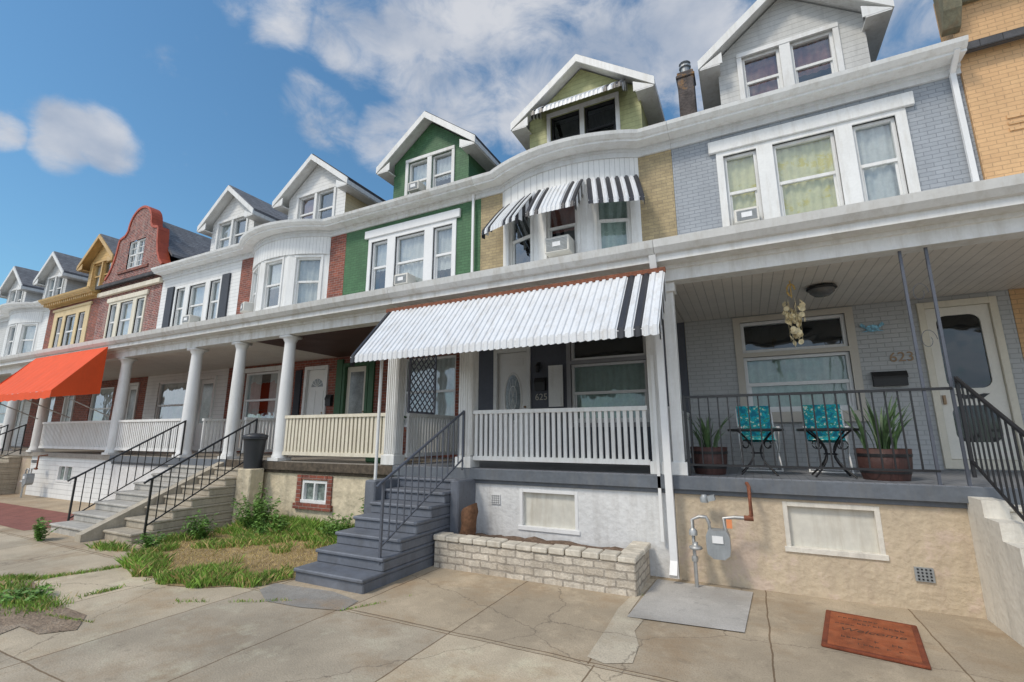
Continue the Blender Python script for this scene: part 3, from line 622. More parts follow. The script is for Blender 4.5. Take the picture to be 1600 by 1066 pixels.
for za,zb in zip(zs,zs[1:]):
    wa,wb=wd(za+1e-5),wd(zb-1e-5)
    if za>=hh[2]-1e-6 and zb<=hh[3]+1e-6:
        b.poly([(c-wa,YW-.03,za),(hh[0],YW-.03,za),(hh[0],YW-.03,zb),(c-wb,YW-.03,zb)]);b.poly([(hh[1],YW-.03,za),(c+wa,YW-.03,za),(c+wb,YW-.03,zb),(hh[1],YW-.03,zb)])
    else: b.poly([(c-wa,YW-.03,za),(c+wa,YW-.03,za),(c+wb,YW-.03,zb),(c-wb,YW-.03,zb)])
for (p,q) in zip(outl,outl[1:]): b.poly([(p[0],YW-.03,p[1]),(p[0],YW+.3,p[1]),(q[0],YW+.3,q[1]),(q[0],YW-.03,q[1])])
b.build('parapet_gable',bredg,h3)
b=MB()
for (p,q) in zip(outl,outl[1:]):
    if (Vector(p)-Vector(q)).length>.02 and (p[1]+q[1])/2>8.5: b.bar((p[0],YW+.14,p[1]+.02),(q[0],YW+.14,q[1]+.02),.42,.1)
b.build('gable_coping',coping,h3)
b=MB();b.box(c-2.44,c+2.44,YW-.14,YW-.002,7.72,7.9);b.build('cornice_band',cream,h3)
b=MB();b.box(c-1.2,c+1.2,YW-.08,YW-.032,8.6,8.72);b.build('brick_band',bred,h3)
window(h3,Tr(0,YW-.03),hh[0],c-.02,hh[2],hh[3],white,c_wht,grid=(2,4));window(h3,Tr(0,YW-.03),c+.02,hh[1],hh[2],hh[3],white,c_wht,grid=(2,4))
b=MB()
for s in(-1,1): b.prism([(c,11.2),(c+s*2.1,9.1),(c+s*2.1,9.0),(c,11.0)],YW+.32,15,'y')
b.build('shingle_gable_roof',shingl,h3)
for xx in(-22.7,-25.1): column(h3,xx,kind='round')
railing(h3,(-25,6.7),(-22.9,6.7),white)
steps(h3,-22.3,-20.9,conc,run=.3);handrail(h3,-22.3,4.75,.12,6.6,1.25,iron,h=.88);handrail(h3,-20.9,4.75,.12,6.6,1.25,iron,h=.88)
# ---- 635 ochre
x0,x1=-30,-25.1;c=(x0+x1)/2;UH=std(x0,x1);LH=[(-26.6,-25.7,FL+.02,DT),(-29.3,-27.6,2.0,3.7)]
h2=shell(x0,x1,'red brick row house with ochre window surround, ochre dentil cornice and yellow dormer',bred,bred,white,stuccot,floort,LH,UH,eavem=ochre)
panel_windows(h2,T,c-1.75,c+1.7,5.4,7.55,UH,M('pale_ochre_stucco',(.66,.52,.3),.7,.08,3,dirt=.25),[c_brown,c_dark,c_brown],fm=whitec,lint=.12)
door(h2,T,*LH[0],white,doorw,'half');window(h2,T,*LH[1],whitec,c_wht)
b=MB()
for k in range(24): b.box(x0+.1+k*.2,x0+.2+k*.2,YW-.3,YW-.06,7.84,7.955)
b.build('dentil_band',ochre,h2)
dormer(h2,-27.3,sidey,ochre,shingl,w=2.6,rw=3.4,curs=(c_wht,c_dark))
for xx in(-27.6,-30): column(h2,xx,kind='round')
railing(h2,(-29.8,6.7),(-27.8,6.7),white);steps(h2,-27.3,-26,conc,run=.3);handrail(h2,-27.3,4.75,.12,6.6,1.25,iron)
# ---- 637 white bow
x0,x1=-34.9,-30;LH=[(-31.6,-30.7,FL+.02,DT),(-34.2,-32.6,2.0,3.7)]
h1=shell(x0,x1,'white sided row house with shallow bow bay beside the ochre trimmed house',sidew,sidew,white,stuccow,floort,LH,[],bay=(-34.2,-30.7,.5,[c_wht,c_dark,c_blind],.78))
door(h1,T,*LH[0],white,doorw,'half');window(h1,T,*LH[1],whitec,c_wht)
dormer(h1,-32.2,sidebg,white,shingl,w=2.6,rw=3.4,curs=(c_wht,c_dark))
for xx in(-32.3,-34.9): column(h1,xx,kind='round')
railing(h1,(-34.7,6.7),(-32.5,6.7),white);steps(h1,-32,-30.7,conc,run=.3)
# ---- far house
x0,x1=-39.8,-34.9;UH=std(x0,x1);c=(x0+x1)/2
h0=shell(x0,x1,'pale grey row house with white dormer at the far left end of the row',sidebg,sidebg,white,stuccow,floort,[],UH)
panel_windows(h0,T,c-1.5,c+1.42,5.64,7.36,UH,white,[c_wht,c_dark,c_wht])
dormer(h0,-37.1,sidew,white,shingl,w=2.6,rw=3.4,curs=(c_wht,c_dark));column(h0,-37.3,kind='round')
# ---- apricot house on the right
x0,x1=3.75,8.5;LH=[(4.2,5.1,FL+.02,DT)]
h9=shell(x0,x1,'apricot painted brick row house cut off by the right edge of the view',borange,borange,white,stuccot,floorg,LH,[],gable=True)
door(h9,T,*LH[0],white,doorw,'half')
b=MB(Tr(0,YW-.05));b.wall(x0+.0,x1,4.82,9.6,[(5.4,6.8,5.7,7.3)],.2);b.poly([(x0,0,4.82),(x0,.45,4.82),(x0,.45,9.6),(x0,0,9.6)])
for z in(6.55,6.66,6.77): b.box(4.15,4.5,-.02,-.002,z,z+.05)
b.build('tall_front_wall',borange,h9)
window(h9,Tr(0,YW-.05),5.4,6.8,5.7,7.3,white,c_wht)
b=MB();b.sweep([(x0-.12,YW-.05),(x1,YW-.05)],[(-.1,9.05),(.08,9.05),(.1,9.15),(.35,9.22),(.45,9.36),(.45,9.44),(-.1,9.5)])
b.prism([(YW-.06,8.55),(YW-.16,8.6),(YW-.32,8.85),(YW-.42,9.2),(YW-.06,9.2)],x0-.16,x0+.08,'x')
b.build('bracketed_cornice',M('weathered_green_cornice',(.2,.185,.12),.7,.3,5,dirt=.5,dcol=(.3,.15,.06)),h9)
column(h9,6.2)
# ================================================================== GROUND
def sheet(name,pts,z,m,label):
    b=MB();b.poly([(p[0],p[1],z) for p in pts]);o=b.build(name,m);return struct(o,label)
def concm(name,col,jx,jy,ox=0,oy=0,crack=True,warm=(.36,.24,.13)):
    m=M(name,col,.88,.16,.9,.9,60,bd=.008);nt=m.node_tree;N=nt.nodes;L=nt.links;b=N['Principled BSDF']
    src=b.inputs['Base Color'].links[0].from_socket
    tc=N.new('ShaderNodeTexCoord')
    def mul(a,fac,colr):
        mx=N.new('ShaderNodeMix');mx.data_type='RGBA';L.new(fac,mx.inputs['Factor']);L.new(a,mx.inputs['A']);mx.inputs['B'].default_value=(*colr,1);return mx.outputs['Result']
    def mr(v,a,b_,c,d):
        n=N.new('ShaderNodeMapRange');L.new(v,n.inputs['Value']);n.inputs['From Min'].default_value=a;n.inputs['From Max'].default_value=b_;n.inputs['To Min'].default_value=c;n.inputs['To Max'].default_value=d;return n.outputs[0]
    def nzz(scale,det,ro=.6,loc=(0,0,0)):
        mp=N.new('ShaderNodeMapping');mp.inputs['Location'].default_value=loc;L.new(tc.outputs['Object'],mp.inputs[0])
        n=N.new('ShaderNodeTexNoise');n.inputs['Scale'].default_value=scale;n.inputs['Detail'].default_value=det;n.inputs['Roughness'].default_value=ro;L.new(mp.outputs[0],n.inputs['Vector']);return n.outputs['Fac']
    src=mul(src,mr(nzz(.55,9,.65),.46,.66,0,.75),[c*.62 for c in col])
    src=mul(src,mr(nzz(.9,10,.72,(7,3,0)),.5,.68,0,.7),warm)
    src=mul(src,mr(nzz(1.7,10,.75,(2,9,0)),.53,.66,0,.55),[min(.7,c*1.4) for c in col])
    src=mul(src,mr(nzz(4.5,10,.78,(5,1,0)),.56,.66,0,.5),[c*.5 for c in col])
    src=mul(src,mr(nzz(90,2),.56,.66,0,.5),[c*.45 for c in col])
    v=N.new('ShaderNodeTexVoronoi');v.inputs['Scale'].default_value=5;L.new(tc.outputs['Object'],v.inputs['Vector'])
    src=mul(src,mr(v.outputs['Distance'],.03,.05,.45,0),(.14,.12,.1))
    if jx:
        mp=N.new('ShaderNodeMapping');mp.inputs['Location'].default_value=(ox,oy,0);L.new(tc.outputs['Object'],mp.inputs[0])
        bt=N.new('ShaderNodeTexBrick');bt.offset=0;bt.inputs['Scale'].default_value=1;bt.inputs['Brick Width'].default_value=jx;bt.inputs['Row Height'].default_value=jy;bt.inputs['Mortar Size'].default_value=.008;bt.inputs['Mortar Smooth'].default_value=.2
        bt.inputs['Color1'].default_value=(1.06,1.04,1,1);bt.inputs['Color2'].default_value=(.78,.78,.79,1);bt.inputs['Mortar'].default_value=(.4,.34,.28,1)
        nz=N.new('ShaderNodeTexNoise');nz.inputs['Scale'].default_value=3;nz.inputs['Detail'].default_value=6;L.new(tc.outputs['Object'],nz.inputs['Vector'])
        ad=N.new('ShaderNodeVectorMath');ad.operation='MULTIPLY_ADD';L.new(nz.outputs['Color'],ad.inputs[0]);ad.inputs[1].default_value=(.045,.045,0);L.new(mp.outputs[0],ad.inputs[2]);L.new(ad.outputs[0],bt.inputs['Vector'])
        mx=N.new('ShaderNodeMix');mx.data_type='RGBA';mx.blend_type='MULTIPLY';mx.inputs['Factor'].default_value=1;L.new(src,mx.inputs['A']);L.new(bt.outputs['Color'],mx.inputs['B']);src=mx.outputs['Result']
    if crack:
        v=N.new('ShaderNodeTexVoronoi');v.feature='DISTANCE_TO_EDGE';v.inputs['Scale'].default_value=.33
        nz=N.new('ShaderNodeTexNoise');nz.inputs['Scale'].default_value=1.8;nz.inputs['Detail'].default_value=8;nz.inputs['Roughness'].default_value=.65;L.new(tc.outputs['Object'],nz.inputs['Vector'])
        ad=N.new('ShaderNodeVectorMath');ad.operation='MULTIPLY_ADD';L.new(nz.outputs['Color'],ad.inputs[0]);ad.inputs[1].default_value=(.4,.4,.4);L.new(tc.outputs['Object'],ad.inputs[2]);L.new(ad.outputs[0],v.inputs['Vector'])
        src=mul(src,mr(v.outputs['Distance'],.0008,.0028,.6,0),(.14,.11,.08))
    L.new(src,b.inputs['Base Color']);return m
sheet('ground',[(-250,-250),(250,-250),(250,250),(-250,250)],-.02,M('ground_earth',(.25,.22,.18),.95,.3,1),'ground under the street')
sheet('road',[(-80,-14),(40,-14),(40,-2.2),(-80,-2.2)],-.008,M('asphalt',(.06,.06,.062),.9,.2,3,.6,80),'asphalt street behind the viewer')
b=MB();b.box(-80,40,-2.2,-2.0,-.1,.0);struct(b.build('kerb',conc),'concrete kerb')
swalk=concm('sidewalk_concrete',(.55,.465,.345),1.38,2.0,1.25,0.0)
padm=concm('forecourt_concrete',(.48,.395,.285),1.33,2.7,1.3,-.02+1.37)
sheet('pavement',[(-60,-2),(20,-2),(20,4.0),(-60,4.0)],0,swalk,'concrete pavement')
sheet('forecourt',[(-60,4.0),(20,4.0),(20,6.75),(-60,6.75)],.001,padm,'concrete forecourt in front of the houses')
sheet('patched_slab',[(-1.26,5.1),(-.2,5.2),(-.12,6.5),(-1.2,6.52)],.012,concm('grey_patch_concrete',(.45,.43,.4),0,0,crack=False,warm=(.35,.32,.28)),'smooth grey concrete patch')
rag=[(-1.36,4.1),(-1.2,4.05),(-1.0,4.16),(-1.02,4.5),(-1.12,4.8),(-1.1,5.1),(-1.27,5.2),(-1.26,5.8),(-1.22,6.52),(-1.36,6.5),(-1.35,5.9),(-1.4,5.3),(-1.37,4.7)]
sheet('mortar_strip',rag,.006,concm('rough_strip_concrete',(.54,.47,.36),0,0,crack=True),'rough cement strip')
sheet('rubble_patch',[gnd(*p) for p in((405,922),(430,912),(520,925),(560,940),(535,955),(470,950),(415,940))],.006,concm('rough_grey_patch',(.3,.28,.25),0,0,crack=True),'rough grey cement patch before the grey steps')
sheet('brick_paving',[(-19,4.4),(-12.6,4.25),(-12.4,5.2),(-13,5.6),(-19,5.6)],.005,redpaver,'red brick paving')
dirtm=M('dry_dirt',(.34,.24,.125),.95,.35,4,1.5,40,dirt=.6,dcol=(.2,.18,.07),bd=.03,blot=.5,bcol=(.42,.32,.17))
dirtp=[(-9.2,6.66),(-9.0,5.4),(-8.85,4.6),(-8.5,4.15),(-8.1,3.85),(-7.7,3.8),(-7.3,3.66),(-6.9,3.7),(-6.5,3.6),(-6.0,3.75),(-5.75,3.95),(-5.45,4.15),(-5.32,4.5),(-5.3,6.66)]
sheet('dirt',dirtp,.008,dirtm,'bare dry soil yard')
sheet('bare_soil',[gnd(*p) for p in((-60,925),(0,908),(40,903),(60,915),(50,928),(90,945),(135,962),(120,985),(60,992),(30,980),(-20,1000),(-80,985))],.006,M('brown_soil',(.27,.2,.14),.95,.35,5,1.5,40,bd=.03,blot=.5,bcol=(.4,.33,.25)),'brown soil where the pavement slab is missing')
gm=M('grass_blades',(.22,.36,.055),.7,.4,3.5,.1,20);gd=M('dry_grass_blades',(.55,.42,.17),.8,.3,3,.1,20)
g=MB()
def inpoly(x,y,P):
    c_=False
    for i in range(len(P)):
        (xa,ya),(xb,yb)=P[i],P[i-1]
        if (ya>y)!=(yb>y) and x<(xb-xa)*(y-ya)/(yb-ya)+xa: c_=not c_
    return c_
def blade(x,y,h,mi,wd_=1):
    a=RD.uniform(0,2*PI);w=(.004+h*.018)*wd_;lx=RD.gauss(0,.4)*h;ly=RD.gauss(0,.4)*h;dx,dy=math.cos(a)*w,math.sin(a)*w
    g.poly([(x-dx,y-dy,0),(x+dx,y+dy,0),(x+dx*.6+lx*.4,y+dy*.6+ly*.4,h*.6),(x+lx,y+ly,h)],mi)
for k in range(90000):
    x=RD.uniform(-9.3,-5.2);y=RD.uniform(3.5,6.66)
    if not inpoly(x+.06*math.sin(y*9),y+.06*math.sin(x*11),dirtp): continue
    n_=noise.noise((x*1.1,y*1.1,3))+.7*noise.noise((x*3.5,y*3.5,1))
    edge=max(0,(y-5.55)*1.0)+max(0,(4.35-y)*.6)
    bare=math.exp(-((x+6.9)**2/1.6+(y-4.9)**2/.3))*.75
    if n_+edge+.05-bare<RD.uniform(-.02,.4):
        if RD.random()<.22: blade(x,y,RD.uniform(.015,.045),1)
        continue
    h=RD.uniform(.025,.08)*(1+edge*2.4+max(0,n_)*1.5);blade(x,y,h,1 if RD.random()<.33-edge*.3 else 0)
def strip(p,q,w,n,h=.07):
    p=gnd(*p);q=gnd(*q);L=math.hypot(p[0]-q[0],p[1]-q[1])
    for k in range(n):
        t=RD.random();m_=noise.noise((t*L*2.5,p[0],p[1]))
        if m_<RD.uniform(-.3,.2): continue
        x=p[0]+(q[0]-p[0])*t+RD.gauss(0,w*(.6+max(0,m_)*1.5))+.05*math.sin(t*L*3);y=p[1]+(q[1]-p[1])*t+RD.gauss(0,w*(.6+max(0,m_)*1.5))
        blade(x,y,RD.uniform(.015,h),0 if RD.random()<.8 else 1)
strip((0,905),(60,905),.05,900);strip((60,905),(190,885),.03,700,.05);strip((5,915),(60,945),.09,1200,.09);strip((0,940),(75,950),.1,1100,.08);strip((110,937),(235,905),.02,500,.05)
strip((150,855),(205,862),.07,1200,.12);strip((60,960),(140,972),.015,300,.03);strip((530,955),(640,930),.01,260,.03);strip((245,850),(330,838),.1,1200,.16);strip((270,940),(480,940),.02,300,.04);strip((700,885),(1000,930),.012,160,.03)
o=g.build('grass',[gm,gd]);o['kind']='stuff';o['label']='patchy green and dry grass in the yard and pavement cracks';o['category']='grass'
def weed(x,y,h,rad,n,label,z=0,ls=.05):
    r=thing('leafy_weed',(x,y,z),label,'weed');s=MB();l=MB()
    for k in range(n):
        a=RD.uniform(0,2*PI);q=rad*RD.random()**.6;hh_=h*RD.uniform(.55,1)*(1-.35*q/rad);bx=x+math.cos(a)*q*.25;by=y+math.sin(a)*q*.25;tx=x+math.cos(a)*q;ty=min(y+math.sin(a)*q,6.6)
        pts=[(bx+(tx-bx)*(t/4)**1.4,by+(ty-by)*(t/4)**1.4,z+hh_*t/4) for t in range(5)];s.tube(pts,.005,4,.002)
        for j in range(int(hh_/.016)+5):
            t=.1+.9*RD.random();px=bx+(tx-bx)*t**1.4;py=by+(ty-by)*t**1.4;pz=z+hh_*t
            b_=RD.uniform(0,2*PI);L_=ls*RD.uniform(.6,1.6);e=RD.uniform(-.4,.5);d=Vector((math.cos(b_)*math.cos(e),math.sin(b_)*math.cos(e),math.sin(e)));sd=d.cross(Vector((RD.gauss(0,.3),RD.gauss(0,.3),1))).normalized()*L_*.34
            p=Vector((px,py,pz));l.poly([p,p+d*L_*.5+sd,p+d*L_+Vector((0,0,-.01)),p+d*L_*.5-sd])
    s.build('stem',leafm,r);l.build('foliage',leafm,r)
weed(-8.45,6.1,1.0,.45,50,'tall bushy weed against the cream foundation beside the concrete steps')
weed(-7.75,5.9,.55,.42,38,'low leafy weed right of the tallest weed in the yard')
weed(-5.78,6.3,1.15,.28,42,'climbing weed behind the grey steps by the cream porch corner')
weed(-6.5,6.25,.6,.35,30,'small weed under the cream porch near the basement window')
weed(-8.95,4.6,.3,.3,22,'low weed at the foot of the iron handrail')
weed(-8.8,5.3,.6,.3,28,'weed growing beside the tan concrete steps')
weed(-11.2,4.0,.45,.2,18,'weed sprouting at the bottom of the left pale concrete steps')
weed(*gnd(35,938),.14,.3,34,'flat weed growing from a pavement crack near the left edge')
# ================================================================== PROPS
r=thing('brick_planter',(-2.75,6.2,0),'low pale brick planter box along the white foundation','planter')
b=MB();b.box(-4.1,-1.3,5.74,5.94,-.02,.35);b.box(-4.1,-3.9,5.941,6.1,-.02,.35);b.box(-1.5,-1.3,5.941,6.6,-.02,.35);b.build('brick_wall',bpaver,r,bevel=.012)
b=MB()
def cap(xa,xb,ya,yb,alongx=True):
    n=max(1,int(((xb-xa) if alongx else (yb-ya))/.21))
    for i in range(n):
        j=RD.uniform(-.008,.008);k=RD.uniform(-.01,.01)
        if alongx: u0=xa+(xb-xa)*i/n+max(0,k);u1=xa+(xb-xa)*(i+1)/n-.008;b.box(u0,u1,ya+j,yb+j,.352,.42+k)
        else: u0=ya+(yb-ya)*i/n;u1=ya+(yb-ya)*(i+1)/n-.008;b.box(xa+j,xb+j,u0,u1,.352,.42+k)
cap(-4.12,-1.28,5.72,5.96);cap(-1.52,-1.28,5.965,6.62,False)
b.build('brick_cap',M('pale_cap_stone',(.6,.55,.46),.9,.22,5,.9,30,dirt=.5,dcol=(.36,.3,.22)),r,bevel=.012)
b=MB();n=22
b.grid([[(-3.95+2.44*i/n,5.95+.68*j/6,.31+.07*noise.noise((i*.6,j*.7,0))) for i in range(n+1)] for j in range(7)]);b.build('soil',mulch,r,True)
r=thing('tree_stump',(-3.78,6.15,.31),'short cut tree stump standing at the left end of the brick planter','stump')
b=MB()
def lump(p,q,r0,r1,mi=0,n=12,seed=0):
    p=Vector(p);q=Vector(q);rows=[]
    for j in range(7):
        t=j/6;c_=p.lerp(q,t);rr=r0+(r1-r0)*t+.02*math.exp(-((t-.8)/.15)**2);rows.append([(c_.x+math.cos(2*PI*k/n)*rr*(1+.3*noise.noise((k*.9,t*3,seed))),c_.y+math.sin(2*PI*k/n)*rr*(1+.3*noise.noise((k*.9,t*3,seed+5))),c_.z+(.05*math.cos(2*PI*k/n) if j==6 else 0)) for k in range(n)])
    b.grid(rows,True,mi);b.poly(rows[-1],1)
lump((-3.82,6.18,.28),(-3.76,6.12,.78),.12,.1);b.build('trunk',[bark,woodcut],r,True)
def gasmeter(x,y,lab,sc=1):
    r=thing('gas_meter',(x,y,0),lab,'gas meter')
    b=MB();cx,cz=x+.28,.42
    pf=[(-.12,.0),(-.13,.06),(-.13,.2),(-.1,.27),(.1,.27),(.13,.2),(.13,.06),(.12,0),(.06,-.05),(-.06,-.05)];b.prism([(cx+u,cz+v) for u,v in pf],y-.1,y+.08,'y');b.build('meter_body',metalg,r,bevel=.02)
    b=MB();b.box(cx-.06,cx+.06,y-.115,y-.102,cz+.13,cz+.21);b.build('dial',whitec,r)
    b=MB();b.tube([(x,y,-.02),(x,y,.35),(x,y,.78),(x+.08,y,.82),(x+.16,y,.82),(x+.19,y,.76),(x+.19,y,cz+.26)],.022,8)
    b.tube([(cx+.08,y,cz+.26),(cx+.08,y,.82),(cx+.2,y,.84),(cx+.34,y,.84)],.022,8);b.lathe([(.035,0),(.04,.03),(.035,.06)],(x,y,.3),10);b.lathe([(.05,0),(.05,.05),(.03,.08)],(x,y,.6),10)
    b.lathe([(.0,0),(.07,.005),(.08,.02),(.07,.04),(.03,.05),(.03,.09)],(x+.02,y-.02,.44),12);b.build('pipe',steel,r,True)
    b=MB();b.tube([(cx+.34,y,.84),(cx+.38,y,.88),(cx+.38,y,1.3-.1),(cx+.36,y+.2,1.22)],.022,8);b.tube([(cx+.3,y,.84),(cx+.4,y,.84)],.03,8);b.build('rusty_riser',rusty,r,True)
    b=MB();b.prism([(x+.2,1.0),(x+.28,1.02),(x+.27,1.08),(x+.19,1.06)],y,y+.12,'y');b.lathe([(.05,0),(.055,.05),(.03,.09)],(x+.15,y+.1,.98),12);b.build('regulator_vent',metalg,r,True)
gasmeter(-.72,6.4,'grey gas meter with elbowed pipes on the tan foundation left of the basement window')
b=MB();b.box(-.33,-.27,6.28,6.284,.73,.83);tag(b.build('meter_tag',M('orange_tag',(.7,.25,.1),.6)),'small orange and white tag hanging on the gas meter pipe','tag')
gasmeter(-19.3,6.3,'distant gas meter by the white sided foundation under the orange awning')
for (x,z,lab) in((1.52,.36,'square grey wall vent low on the tan foundation'),(-3.62,.82,'small square vent in the white foundation above the planter')):
    b=MB(Tr(0,YP));b.box(x-.08,x+.08,-.02,-.002,z-.07,z+.07)
    for k in range(4):
        for j in range(4): b.box(x-.06+k*.035,x-.045+k*.035,-.026,-.02,z-.055+j*.033,z-.04+j*.033,1)
    tag(b.build('wall_vent',[metalg if x>0 else stuccow,dark]),lab,'vent')
a_=math.radians(-9);Tm=Tr(.83,5.63,.004,a_)
r=thing('doormat',(.83,5.63,0),'red brown coir doormat with dark lettering on the concrete','doormat')
b=MB(Tm);b.box(-.36,.36,-.5,.5,0,.022);b.build('coir_pad',matb,r,bevel=.006)
b=MB(Tm);b.box(-.315,.315,-.455,.455,.0222,.0245);b.build('coir_centre',matm,r)
text('Welcome',.125,Tm@Tr(0,.02,.0255,.12),matk,'lettering',r,.0008,shear=.4)
b=MB(Tm)
for (u0,u1,v,hh_) in((-.25,.1,.33,.022),(-.1,.27,.22,.025),(-.22,.25,-.2,.025),(-.1,.25,-.32,.02),(-.27,-.1,.14,.018)):
    n=int((u1-u0)/.04)
    for k in range(n):
        if RD.random()<.85:
            uu=u0+k*.04;b.box(uu,uu+.008,v-hh_,v+hh_*RD.uniform(.5,1.2),.0247,.0255)
            b.box(uu+.01,uu+.028,v-hh_*RD.uniform(0,1),v-hh_*.1+.01,.0247,.0254)
b.build('worn_print',matk,r)
def chair(x,y,lab,rz=0):
    r=thing('patio_chair',(x,y,FL),lab,'chair','patio chairs on the grey porch');T=Tr(x,y,FL,rz);f=MB(T)
    for s in(-1,1):
        X=s*.25;f.tube([(X,-.25,0),(X,.12,.42),(X,.3,.92),(X*.9,.32,.97)],.012,8);f.tube([(X,.3,0),(X,-.22,.42),(X,-.24,.6),(X,.18,.62)],.012,8)
    f.tube([(-.25,-.25,.01),(.25,-.25,.01)],.012);f.tube([(-.25,.3,.01),(.25,.3,.01)],.012);f.tube([(-.225,.32,.97),(.225,.32,.97)],.012)
    f.build('frame',whitec,r,True)
    def pad(T2,w,h,name):
        c_=MB(T2);rows=[]
        for j in range(9):
            v=j/8*2-1;rows.append([(w*(u/6-1)*.5,-.045*(1-(u/6-1)**4)*(1-v**4)-.01,h*(v+1)/2) for u in range(13)])
        c_.grid(rows);rows=[[(p[0],-p[1]*.6,p[2]) for p in rr] for rr in rows];c_.grid(rows);c_.build(name,flor,r,True)
    pad(T@Matrix.Translation((0,.15,.46))@Matrix.Rotation(math.radians(-17),4,'X'),.48,.54,'back_cushion')
    pad(T@Matrix.Translation((0,-.24,.44))@Matrix.Rotation(math.radians(-88),4,'X'),.46,.42,'seat_cushion')
    for s in(-1,1):
        a=MB(T);a.box(s*.25-.025,s*.25+.025,-.24,.14,.62,.645);a.build('armrest',whitec,r,bevel=.008)
chair(.12,8.2,'turquoise floral patio chair on the porch, left one of the pair',.1);chair(1.0,8.25,'turquoise floral patio chair on the porch, right one of the pair',-.08)
def table(x,y,lab):
    r=thing('bistro_table',(x,y,FL),lab,'table','iron tables on the grey porch');b=MB();b.lathe([(.34,.57),(.35,.58),(.35,.6),(.34,.605)],(x,y,FL),28);b.build('tabletop',blackp,r)
    for k in range(4):
        a=PI/4+k*PI/2;c_,s=math.cos(a),math.sin(a);b=MB();pts=[]
        for t in range(15):
            q=t/14;rad=.3-.24*math.sin(PI*q);pts.append((x+c_*rad,y+s*rad,FL+.57*q+.005))
        b.tube(pts,.012,6);b.tube([(x+c_*(.19+.055*math.cos(t*.6)),y+s*(.19+.055*math.cos(t*.6)),FL+.4+.055*math.sin(t*.6)) for t in range(11)],.007,5);b.build('leg',iron,r,True)
    b=MB();b.tube([(x+.07*math.cos(t*PI/8),y+.07*math.sin(t*PI/8),FL+.28) for t in range(17)],.01,6);b.build('stretcher_ring',iron,r,True)
table(.08,7.35,'black wrought iron table with curved legs in front of the left floral chair');table(.92,7.35,'black wrought iron table with curved legs in front of the right floral chair')
def barrel(x,y,rad,h,lab,lab2,n,lh):
    r=thing('barrel_planter',(x,y,FL),lab,'planter');b=MB();b.lathe([(rad*.8,0),(rad*.93,h*.4),(rad,h),(rad*.93,h),(rad*.92,h*.9)],(x,y,FL),26);b.build('barrel',wood,r,True)
    for z in(.22,.75):
        b=MB();q=rad*(.8+.2*z)+.012;b.lathe([(q,z*h),(q+.003,z*h+.035)],(x,y,FL),26);b.build('hoop',iron,r)
    b=MB();b.lathe([(rad*.9,h*.88),(.01,h*.92)],(x,y,FL),20);b.build('soil',soil,r)
    r2=thing('snake_plant',(x,y,FL+h*.9),lab2,'plant');b=MB()
    for k in range(n):
        a=RD.uniform(0,2*PI);q=rad*.6*RD.random();px,py=x+math.cos(a)*q,y+math.sin(a)*q;H=lh*RD.uniform(.45,1);ln=RD.uniform(.1,.6)*H;w=.02;ta=RD.uniform(0,PI);dx,dy=math.cos(ta)*w,math.sin(ta)*w;rows=[]
        for j in range(7):
            t=j/6;ww=(1-t**2.5)*(.6+.8*math.sin(PI*t*.6));ex,ey=math.cos(a)*ln*t*t,math.sin(a)*ln*t*t;zz=FL+h*.88+H*(t-.15*(ln/H)*t*t)
            rows.append([(px-dx*ww+ex,py-dy*ww+ey,zz),(px+ex-dy*.2,py+ey+dx*.2,zz),(px+dx*ww+ex,py+dy*ww+ey,zz)])
        b.grid(rows)
    b.build('foliage',snake,r2,True)
barrel(-.52,7.12,.24,.36,'dark half barrel planter at the left end of the grey porch','snake plant in the barrel by the white porch pillar',26,.55)
barrel(1.42,7.15,.28,.36,'dark half barrel planter near the storm door end of the grey porch','taller snake plant in the barrel near the storm door',36,.75)
r=thing('wind_chime',(.72,7.5,3.98),'cream shell wind chime hanging from the porch ceiling','wind chime')
b=MB();b.tube([(.72,7.5,3.98),(.72,7.5,3.72)],.008,6);b.tube([(.72+.05*math.cos(t*.7),7.5,3.84+.09*math.sin(t*.7)) for t in range(8)],.014,6);b.build('hook',M('gold_hook',(.6,.42,.15),.4,.1),r)
b=MB()
for k in range(70):
    a=RD.uniform(0,2*PI);z=3.68-.66*RD.random();q=.12*(.4+RD.random()*.7)*(1 if z>3.35 else .5);px,py=.72+math.cos(a)*q,7.5+math.sin(a)*q;rr=.04
    b.T=Tr(px,py,z,RD.uniform(0,PI))@Matrix.Rotation(RD.uniform(1.1,1.9),4,'X');b.lathe([(.001,.012),(rr*.6,.008),(rr,0)],(0,0,0),9)
b.T=Matrix.Identity(4)
for k in range(6): b.tube([(.72+.09*math.cos(k),7.5+.09*math.sin(k),3.7),(.72+.07*math.cos(k),7.5+.07*math.sin(k),3.1)],.002,4)
b.build('shells',shell_,r,True)
r=thing('ceiling_light',(1.16,8.0,3.98),'black fluted flush ceiling light on the porch ceiling','light')
b=MB();b.lathe([(.13,-.0),(.19,-.02),(.2,-.05),(.18,-.06)],(1.16,8,3.984),20);b.build('base',iron,r,True);b=MB();b.lathe([(.17,-.06),(.16,-.1),(.1,-.15),(.02,-.16)],(1.16,8,3.984),16);b.build('glass_shade',M('smoky_glass',(.12,.12,.12),.15,.2),r,True)
def mailbox(x,z,lab,m=blackp,w=.36,h=.2):
    r=thing('mailbox',(x,YW,z),lab,'mailbox');b=MB(Tr(x,YW,z));b.prism([(-.002,0),(-.1,0),(-.11,h*.7),(-.06,h),(-.002,h)],-w/2,w/2,'x');b.build('box',m,r,bevel=.006)
    b=MB(Tr(x,YW,z));b.prism([(-.112,h*.55),(-.118,h*.7),(-.07,h+.015),(-.002,h+.02),(-.002,h+.005),(-.06,h+.003)],-w/2-.01,w/2+.01,'x');b.build('lid',m,r)
